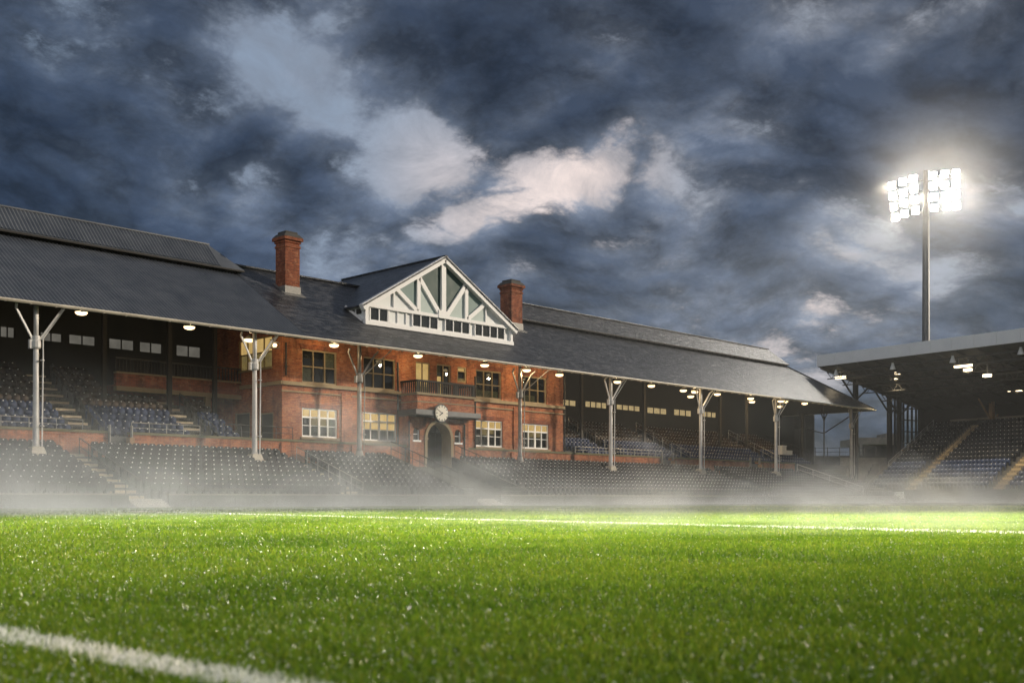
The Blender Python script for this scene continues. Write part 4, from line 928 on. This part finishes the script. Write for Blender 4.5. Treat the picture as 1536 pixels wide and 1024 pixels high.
mb = MB(); mb.slab([Q3(0, .12, zf1 - .05), Q3(AE, .12, zf1 - .05), Q3(AE, 20, uz(20) + .5), Q3(0, 20, uz(20) + .5)], .1); mb.build('roof', 'corrugated', ms)
mb = MB()
for k in range(27): qbox(mb, k * 2.3 + .012, (k + 1) * 2.3 - .012, 0, .1, zf0, zf1)
mb.build('fascia', 'fascia', ms)
mb = MB(); mb.slab([Q3(0, .1, zf0), Q3(0, 20, uz(20) + .35), Q3(0, 20, uz(20) + .45), Q3(0, .1, zf1 - .1)], .1, 0, A_); mb.build('end_fascia', 'gate', ms)
mb = MB(); mb.slab([Q3(.1, .12, uz(.12) + .12), Q3(AE, .12, uz(.12) + .12), Q3(AE, 20, uz(20) + .12), Q3(.1, 20, uz(20) + .12)], .1)
for a in np.arange(.3, AE, 2.3): mb.bar(Q3(a, .3, uz(.3) - .1), Q3(a, 19, uz(19) - .1), .12, .3)
mb.build('soffit', 'soffit', ms)
mb = MB()
for b in (1.4, 4.0, 7.5, 11):
    mb.bar(Q3(.3, b, uz(b) - .35), Q3(AE, b, uz(b) - .35), .12, .14); mb.bar(Q3(.3, b, uz(b) - 1.05), Q3(AE, b, uz(b) - 1.05), .1, .1)
    for a in np.arange(.3, AE, 1.15): mb.bar(Q3(a, b, uz(b) - .35), Q3(a + .57, b, uz(b) - 1.05), .05, .05); mb.bar(Q3(a + .57, b, uz(b) - 1.05), Q3(a + 1.15, b, uz(b) - .35), .05, .05)
mb.build('roof_truss', 'iron', ms)
for a, b, mt in ((.5, 6.0, 'iron'), (.4, 12.3, 'iron'), (.9, 13.4, 'iron'), (24, 12.3, 'iron'), (48, 12.3, 'iron'), (9.5, 18.0, 'tan'), (20.5, 18.0, 'tan'), (32, 18, 'tan')):
    mb = MB(); qbox(mb, a - .22, a + .22, b - .22, b + .22, 0, uz(b)); 
    mb.bar(Q3(a, b, uz(b) - 2.2), Q3(a, b - 2.6, uz(b - 2.6) - .3), .12, .16); mb.bar(Q3(a, b, uz(b) - 2.2), Q3(a, b + 2.2, uz(b + 2.2) - .3), .12, .16)
    mb.build('column', mt, ms)
mb = MB(); qbox(mb, 0, AE, 19.2, 19.5, 0, uz(19) + .2); qbox(mb, .05, .25, 18.2, 19.2, 0, uz(19)); mb.build('back_wall', 'backwall', ms)
mb = MB(); qbox(mb, 4, AE, 18.6, 19.15, 9.3, 9.5); qbox(mb, 4, AE, 18.6, 19.15, 11.3, 11.5); qbox(mb, 16, 20, 18.5, 18.6, 9.5, 11.3); mb.build('box_front', 'concrete', ms)
mb = MB(); qbox(mb, 4.2, AE, 18.75, 18.78, 7.8, 9.3); mb.build('glazing', 'glass', ms)
# glazed end screen
gs_ = sub('end_screen', ms); mb = MB(); mg = MB(); nb = 6
for k in range(nb + 1): b = 13.7 + k * .82; qbox(mb, .02, .2, b - .09, b + .09, 2, uz(b) - .2)
for zz in np.arange(4.2, 12, 1.35): qbox(mb, .04, .18, 13.7, 18.6, zz - .06, zz + .06)
qbox(mg, .1, .11, 13.7, 18.6, 4.2, 9.7); mb.build('frame', 'iron', gs_); mg.build('panes', 'glass', gs_)
# terrace
NR, RR_, RZ = 16, .47, 1.35
mb = MB()
for i in range(NR): qbox(mb, 2.2, AE, 5.0 + i * .8, 5.8 + i * .8 if i < NR - 1 else 19.1, 0, RZ + i * RR_)
mb.build('terrace_steps', 'tread', ms)
mb = MB(); qbox(mb, 1.2, AE, 4.2, 4.4, 0, 1.25); qbox(mb, 1.1, AE, 4.1, 4.5, 1.253, 1.34); mb.build('front_wall', 'pitchwall', ms)
MA = [7.8, 17.7, 28, 38]
for a in MA:
    mb = MB()
    for i in range(NR * 2): qbox(mb, a - .52, a + .52, 5.0 + i * .4, 5.0 + (i + 1) * .4 - .004, 0.9, RZ - RR_ + .24 + (i + 1) * RR_ / 2)
    mb.build('stairway', 'stone', ms)
mb = MB(); qbox(mb, 1.9, 2.15, 5.0, 12, 0, 1.0); mb.slab([Q3(2.0, 5, 1.5), Q3(2.0, 18.5, 1.5 + 13.5 * .59), Q3(2.0, 18.5, 0), Q3(2.0, 5, 0)], .15, 0, A_); mb.build('flank_wall', 'concrete_dark', ms)
ang = math.atan2(A_.y, A_.x)
for i in range(NR):
    for a in blocks(3.0, 42, [(m_ - .7, m_ + .7) for m_ in MA]):
        p_ = Q3(a, 5.0 + i * .8 + .2, RZ + i * RR_); rest.append((p_.x, p_.y, p_.z, ang, 0 if i > 5 else 1))
rest = np.array(rest); n = len(rest)
ca, sa = np.cos(rest[:, 3]), np.sin(rest[:, 3])
V = np.empty((n, len(SV), 3)); V[:, :, 0] = rest[:, 0:1] + SV[None, :, 0] * ca[:, None] - SV[None, :, 1] * sa[:, None]; V[:, :, 1] = rest[:, 1:2] + SV[None, :, 0] * sa[:, None] + SV[None, :, 1] * ca[:, None]; V[:, :, 2] = rest[:, 2:3] + SV[None, :, 2]
lens = np.array([len(f) for f in SQ]); fl = np.concatenate([np.array(f) for f in SQ]); nv = len(SV); me = bpy.data.meshes.new('stadium_seats')
me.vertices.add(n * nv); me.vertices.foreach_set('co', V.astype(np.float32).ravel()); L = (np.arange(n)[:, None] * nv + fl[None]).ravel(); me.loops.add(len(L)); me.loops.foreach_set('vertex_index', L.astype(np.int32))
starts = (np.arange(n)[:, None] * len(fl) + np.concatenate([[0], np.cumsum(lens)[:-1]])[None]).ravel(); me.polygons.add(n * len(SQ)); me.polygons.foreach_set('loop_start', starts.astype(np.int32))
for q in ('seat_grey', 'seat_blue', 'seat_brown', 'tag'): me.materials.append(M[q])
smi = np.array(SMI); mi = np.where(smi[None] == 1, 3, rest[:, 4:5].astype(int)); me.polygons.foreach_set('material_index', mi.ravel().astype(np.int32)); me.update(calc_edges=True); me.validate()
o = bpy.data.objects.new('stadium_seats', me); COL.objects.link(o); tag(o, 'the further seats of both stands in long rows', None, None, 'stuff')
rail('stair_handrail', 'pale handrail climbing the open left edge of the modern stand', 'handrail', Q3(2.6, 9, 3.6), Q3(2.6, 17.5, 8.6), .9, 7, 'steel', grp='handrails of the modern stand')
rail('stair_handrail', 'grey handrail beside the first steps of the modern stand', 'handrail', Q3(8.6, 5.4, 1.6), Q3(8.6, 17, 8.4), .9, 7, 'iron', grp='handrails of the modern stand')
def stand_lamp(px, py, b, label, wd=.5, e=420):
    a, z = PA(px, py, b); p_ = Q3(a, b, z); o = thing('stand_lamp', p_, label, 'lamp', 'lamps under the modern stand roof'); mb = MB(); qbox(mb, a - wd, a + wd, b - .22, b + .22, z + .12, z + .22)
    qbox(mb, a - .05, a + .05, b - .05, b + .05, z + .22, uz(b)); mb.build('housing', 'column_grey', o); mb = MB()
    qbox(mb, a - wd + .05, a + wd - .05, b - .26, b + .2, z - .14, z + .118); mb.build('glass', 'lamp_stand', o)
    l = lamp_light('lamp_light', 'SPOT', p_ - Vector((0, 0, .25)), e, (1, .80, .50), o, spot_size=R(120), spot_blend=.8, shadow_soft_size=.3)
SLP = [(1348, 559, 5, 'upper lamp of the glowing pair near the left end of the modern stand'), (1342, 568, 7, 'lower lamp of the glowing pair near the left end of the modern stand'), (1438, 549, 2.5, 'upper left lamp of the bright trio under the modern roof'), (1452, 547.5, 2.5, 'upper right lamp of the bright trio under the modern roof'),
       (1452, 554.5, 4, 'lowest lamp of the bright trio under the modern roof'), (1481, 563, 5, 'single bright lamp right of the trio under the modern roof'), (1261, 566, 2.5, 'thin pale lamp at the left corner of the modern roof')]
for q in SLP: stand_lamp(q[0], q[1], q[2], q[3], .40 if q[0] != 1261 else .6, 2800 if q[0] != 1261 else 60)
stand_lamp(1518, 585, 15, 'left one of the twin lamps above the tan pillar', .4, 150); stand_lamp(1529, 584.5, 15, 'right one of the twin lamps above the tan pillar', .4, 150)
for px_, py_, lb in ((1254, 559, 'pale hanging loudspeaker at the corner of the modern roof'), (1339, 549, 'pale loudspeaker above the left pair of stand lamps'), (1429, 538.5, 'pale loudspeaker left of the bright trio of stand lamps'), (1531, 526, 'pale loudspeaker at the right edge under the fascia')):
    a, z = PA(px_, py_, 1.2); p_ = Q3(a, 1.2, z); o = thing('fitting', p_, lb, 'fitting', 'loudspeakers under the modern roof'); mb = MB(); mb.lathe([(.05, -.1), (.30, -.35), (.30, -.30), (.16, .1), (.10, .35)], p_, 10); mb.build('fitting_body', 'fascia', o); mb = MB(); mb.tube([p_ + Vector((0, 0, .3)), (p_.x, p_.y, uz(1.2))], .03, 6); mb.build('bracket', 'iron', o)  # pale unlit bodies stand in for the white bulbs under the roof edge
a, z = PA(1351, 690, 13.6); o = thing('timber_hoarding', Q3(a, 13.6, z), 'orange lit timber hoarding at the back corner of the modern stand', 'hoarding'); mb = MB()
for k in range(6): qbox(mb, a - .2, a + 1.1, 13.5, 13.6, z + k * .2, z + k * .2 + .185)
mb.build('boards', 'ply', o); mb = MB(); qbox(mb, a - .3, a - .21, 13.45, 13.65, z - .8, z + 1.3); mb.build('post', 'tan', o); mb = MB(); qbox(mb, a + 1.11, a + 1.2, 13.45, 13.65, z - .8, z + 1.3); mb.build('post', 'tan', o)
for k, lb in ((0, 'pale low advertising panel without print, left of the two at the stand foot'), (1, 'pale low panel without print, right of the two at the stand foot')):
    a = PA(1325 + 19 * k, 740, 3.4)[0]; o = thing('advert_board', Q3(a, 3.4, 0), lb, 'panel', 'pale panels at the foot of the modern stand'); mb = MB(); qbox(mb, a - .95, a + .95, 3.35, 3.42, .1, 1.15); mb.build('face', 'fascia', o); mb = MB(); qbox(mb, a - .8, a - .72, 3.43, 3.9, 0, .9); mb.build('leg', 'iron', o); mb = MB(); qbox(mb, a + .72, a + .8, 3.43, 3.9, 0, .9); mb.build('leg', 'iron', o)

# ------------------------------------------------------------------ beyond the gap between the stands
def far_pt(px, py, d): return GR((px - CX) / FPX * d, d, CH + (HZ - py) / FPX * d)
o = thing('far_building', GR(57, 170), 'small low building with deep pale fascia seen between the two stands', 'building'); d = 165
def fbox(mb, px0, px1, y0, y1, d0, d1):
    p = [far_pt(px0, y1, d0), far_pt(px1, y1, d0), far_pt(px1, y1, d0) + FWD * (d1 - d0), far_pt(px0, y1, d0) + FWD * (d1 - d0)]; h = (y1 - y0) / FPX * d0; mb.hexa(p + [q + Vector((0, 0, h)) for q in p])
mb = MB(); fbox(mb, 1290, 1345, 656, 666, d, d + 10); fbox(mb, 1328, 1347, 650, 656, d + 1, d + 5); mb.build('fascia', 'concrete', o)
mb = MB(); fbox(mb, 1292, 1345, 666, 690, d + 4, d + 10); mb.build('wall', 'concrete_dark', o); mb = MB(); fbox(mb, 1291, 1293.5, 666, 700, d, d + .4); mb.build('post', 'concrete', o)
d = 128; o = thing('boundary_wall', GR(50, d), 'concrete boundary wall with steps between the two stands', 'wall'); mb = MB(); fbox(mb, 1262, 1342, 686, 752, d, d + .4); mb.build('wall', 'concrete', o); mb = MB(); fbox(mb, 1260, 1344, 683.5, 686, d - .1, d + .5); mb.build('coping', 'concrete_dark', o)
d = 140; o = thing('boundary_fence', far_pt(1215, 690, d), 'dark wire fence on the skyline between the two stands', 'fence'); mb = MB()
p0, p1 = far_pt(1205, 672, d), far_pt(1350, 671, d)
for k in range(3): mb.tube([p0 - Vector((0, 0, k * .5)), p1 - Vector((0, 0, k * .5))], .03, 6)
mb.build('wires', 'iron', o)
for k in range(9): q = p0.lerp(p1, k / 8); MB().tube([q + Vector((0, 0, .1)), Vector((q.x, q.y, 0))], .05, 6).build('post', 'iron', o)
d = 143; o = thing('grass_bank', GR(60, d), 'dark bank behind the fence between the two stands', 'bank'); mb = MB(); fbox(mb, 1150, 1400, 684, 752, d, d + 12); mb.build('bank', 'concrete_dark', o)
st_ = thing('dark_stairs', GR(38, 122), 'dark outside steps beside the modern stand foot', 'stairs'); mb = MB()
for k in range(9): fbox(mb, 1288 + k * 2.6, 1318, 742 - (k + 1) * 5.2, 752, 121 + k * .35, 121.3 + k * .35)
mb.build('flight', 'concrete_dark', st_)
o = thing('equipment_box', (XY(1175, 57), 57, 4.2), 'small white box at the far end of the upper seats', 'box'); X, z = P(1174, 680, 57); mb = MB(); mb.box(X - .4, X + .4, 56.8, 57.3, z - .1, z + .75); mb.box(X + .5, X + 1.6, 56.8, 57.3, z - .1, z + .35); mb.build('body', 'boxwhite', o); mb = MB(); mb.box(X - .45, X + .45, 56.75, 57.35, z + .755, z + .82); mb.build('lid', 'fascia', o)

# ------------------------------------------------------------------ floodlight mast
FD = 132.0; fb_ = GR((1389 - CX) / FPX * FD, FD); fl_ = thing('floodlight_mast', fb_, 'tall tapering floodlight mast with two banks of glowing lamps behind the modern stand', 'floodlight')
def fz(y): return CH + (HZ - y) / FPX * FD
mb = MB(); mb.tube([fb_, fb_ + Vector((0, 0, fz(335))), fb_ + Vector((0, 0, fz(256)))], [.55, .40, .30], 14); mb.build('pole', 'pole', fl_, True)
aim = GR(1.0, 34.0)
toc = (aim - fb_); toc.z = 0; toc.normalize(); sdv = Vector((toc.y, -toc.x, 0)); 
if sdv.dot(RGT) < 0: sdv = -sdv
pxm = FD / FPX
L_ = [[(1338, 279), (1354, 273), (1370, 268)], [(1339, 294), (1355, 289), (1371, 284)], [(1341, 310), (1355.5, 304.5), (1372, 299.5)], [(1343, 326), (1357, 320.5), (1373.5, 316)]]
R_ = [[(1399.5, 263.5), (1416.5, 261.5), (1433.5, 260)], [(1400, 279.5), (1417, 278), (1434, 276)], [(1401, 295.5), (1418, 293.5), (1434, 292)], [(1402, 311.5), (1419.5, 310), (1435, 309)]]
for bank in (L_, R_):
    for row in bank:
        mb = MB(); pts = [fb_ + RGT * ((x_ - 1389) * pxm) + Vector((0, 0, fz(y_) - .1)) + FWD * .7 for x_, y_ in row]; e = row[-1] if bank is L_ else row[0]
        pts = [fb_ + Vector((0, 0, fz(e[1]) - .1)) + FWD * .4] + (pts[::-1] if bank is L_ else pts); mb.tube(pts, .07, 6); mb.build('crossarm', 'pole', fl_)
        for (x_, y_) in row:
            c_ = fb_ + RGT * ((x_ - 1389) * pxm) + Vector((0, 0, fz(y_)))
            dn = (aim + RGT * ((x_ - 1389) * .8) - c_).normalized(); dn = (dn * .6 - FWD * .4 + RGT * (.25 if bank is R_ else -.25) * 0).normalized(); s1 = dn.cross(Vector((0, 0, 1))).normalized(); u1 = s1.cross(dn)
            w_, h_ = .43, .45; o = sub('lamp_head', fl_); mb = MB()
            f = [c_ - s1 * w_ - u1 * h_, c_ + s1 * w_ - u1 * h_, c_ + s1 * w_ + u1 * h_, c_ - s1 * w_ + u1 * h_]; bk = [c_ + (q - c_) * .55 - dn * .5 for q in f]; mb.hexa(bk + f); mb.build('housing', 'pole', o)
            mb = MB(); g_ = [c_ + (q - c_) * .93 + dn * .01 for q in f]; mb.hexa(g_ + [q + dn * .04 for q in g_]); mb.build('lens', 'lamp_white', o)
hd = fb_ + Vector((0, 0, fz(290)))
FLOOD = 2.05e6
LP = [L_[0][0], L_[1][1], L_[2][2], L_[3][0], R_[0][2], R_[1][1], R_[2][0], R_[3][2], L_[0][2], L_[2][0], R_[0][0], R_[2][2]]
for (x_, y_), (tx, td) in zip(LP, ((-9, 18), (-5, 16), (-1.5, 14.5), (2, 14.5), (6, 16), (10.5, 19), (-10, 24), (-3, 22), (4, 22), (9, 22), (12, 23), (-6, 26))):
    src = fb_ + RGT * ((x_ - 1389) * pxm) + Vector((0, 0, fz(y_))) - FWD * .9
    l = lamp_light('flood_light', 'SPOT', src, FLOOD, (1.0, .93, .76), fl_, spot_size=R(5.0), spot_blend=1.0, shadow_soft_size=.5)
    l.rotation_euler = (GR(tx, td + 2.4) - src).to_track_quat('-Z', 'Y').to_euler()
for rx, ry in ((1345, 305), (1365, 280), (1410, 275), (1430, 300)):       # the spill of each bank into the air round it
    l = lamp_light('flood_light', 'SPOT', fb_ + RGT * ((rx - 1389) * pxm) + Vector((0, 0, fz(ry))) - FWD * 1.6, 10000, (1, .94, .84), fl_, shadow_soft_size=1.0, spot_size=R(176), spot_blend=.25)
    l.rotation_euler = (-FWD).to_track_quat('-Z', 'Y').to_euler()

# ------------------------------------------------------------------ air: even haze, and ground mist along the stand
m, t = mat('haze_air'); pv_ = t.n('ShaderNodeVolumePrincipled', {'Color': (.92, .94, 1, 1), 'Density': .00006, 'Anisotropy': .45}); t.n('ShaderNodeOutputMaterial', {'Volume': pv_.outputs[0]}); M['haze'] = m
mb = MB(); mb.box(-60, 210, -60, 210, -1, 52); tag(mb.build('haze', 'haze'), 'thin evening haze over the ground', None, None, 'stuff')
m, t = mat('mist_air'); p = gpos(t); s = t.n('ShaderNodeSeparateXYZ', {0: p})
n1 = t.noise(t.vm('MULTIPLY', p, (.13, .13, .22)), 1.0, 4, .6, .4); n2 = t.noise(t.vm('MULTIPLY', p, (.5, .5, .55)), 1.0, 3, .6)
wv = t.math('ADD', t.math('MULTIPLY', n1, .75), t.math('MULTIPLY', n2, .25))
cov = t.n('ShaderNodeMapRange', {0: wv, 1: .46, 2: .60, 3: .10, 4: 1.0}).outputs[0]
hgt = t.math('POWER', 2.718, t.math('MULTIPLY', s.outputs[2], t.math('MULTIPLY_ADD', n1, 8.0, -5.6)))
fy = t.n('ShaderNodeMapRange', {0: s.outputs[1], 1: 18., 2: 47., 3: .05, 4: 1.0}, interpolation_type='SMOOTHSTEP').outputs[0]
fb2 = t.n('ShaderNodeMapRange', {0: s.outputs[1], 1: 49., 2: 54.5, 3: 1.0, 4: 0.0}, interpolation_type='SMOOTHSTEP').outputs[0]
ft = t.n('ShaderNodeMapRange', {0: s.outputs[2], 1: 2.4, 2: 4.2, 3: 1.0, 4: 0.0}).outputs[0]
den = t.math('MULTIPLY', t.math('MULTIPLY', t.math('MULTIPLY', cov, hgt), t.math('MULTIPLY', fy, fb2)), t.math('MULTIPLY', ft, .155))
pv_ = t.n('ShaderNodeVolumePrincipled', {'Color': (.90, .96, 1.0, 1), 'Density': den, 'Anisotropy': .1}); t.n('ShaderNodeOutputMaterial', {'Volume': pv_.outputs[0]}); M['mist'] = m
m.cycles.volume_step_rate = 1.0
mb = MB(); mb.box(2, 112, 14, 55, .05, 4.3); tag(mb.build('mist', 'mist'), 'low pale mist drifting over the far touchline', None, None, 'stuff')

m, t = mat('lamp_mist'); p = gpos(t); dd = t.vm('LENGTH', t.vm('SUBTRACT', p, tuple(hd - FWD * 2)))
f = t.n('ShaderNodeMapRange', {0: dd, 1: 0.0, 2: 17.0, 3: 1.0, 4: 0.0}).outputs[0]
pv_ = t.n('ShaderNodeVolumePrincipled', {'Color': (1, .96, .9, 1), 'Density': t.math('MULTIPLY', t.math('MULTIPLY', t.math('POWER', f, 2.0), t.n('ShaderNodeMapRange', {0: dd, 1: 1.0, 2: 7.0, 3: 0., 4: 1.}, interpolation_type='SMOOTHSTEP').outputs[0]), .012), 'Anisotropy': .3}); t.n('ShaderNodeOutputMaterial', {'Volume': pv_.outputs[0]}); M['lamp_mist'] = m
mb = MB(); prof = [(max(.01, 20.3 * math.sin(k / 12 * math.pi)), -20.3 * math.cos(k / 12 * math.pi)) for k in range(13)]; mb.lathe(prof, hd - FWD * 2, 24)
tag(mb.build('lamp_mist', 'lamp_mist'), 'thin mist glowing round the lamps of the floodlight mast', None, None, 'stuff')
m, t = mat('wisp_air'); p = gpos(t); cw = GR(3.5, 15.5)
q = t.vm('MULTIPLY', t.vm('SUBTRACT', p, tuple(cw)), (.16, .16, .9)); f = t.n('ShaderNodeMapRange', {0: t.vm('LENGTH', q), 1: 0., 2: 1., 3: 1., 4: 0.}, interpolation_type='SMOOTHSTEP').outputs[0]
nz = t.n('ShaderNodeMapRange', {0: t.noise(t.vm('MULTIPLY', p, (.45, .45, .8)), 1.0, 4, .6), 1: .42, 2: .68, 3: 0., 4: 1.}).outputs[0]
pv_ = t.n('ShaderNodeVolumePrincipled', {'Color': (.95, .95, .93, 1), 'Density': t.math('MULTIPLY', t.math('MULTIPLY', f, nz), .10), 'Anisotropy': .1}); t.n('ShaderNodeOutputMaterial', {'Volume': pv_.outputs[0]}); M['wisp'] = m
mb = MB(); mb.box(cw.x - 6.3, cw.x + 6.3, cw.y - 6.3, cw.y + 6.3, .05, 1.15); tag(mb.build('mist_wisp', 'wisp'), 'wisp of mist drifting over the middle of the pitch', None, None, 'stuff')
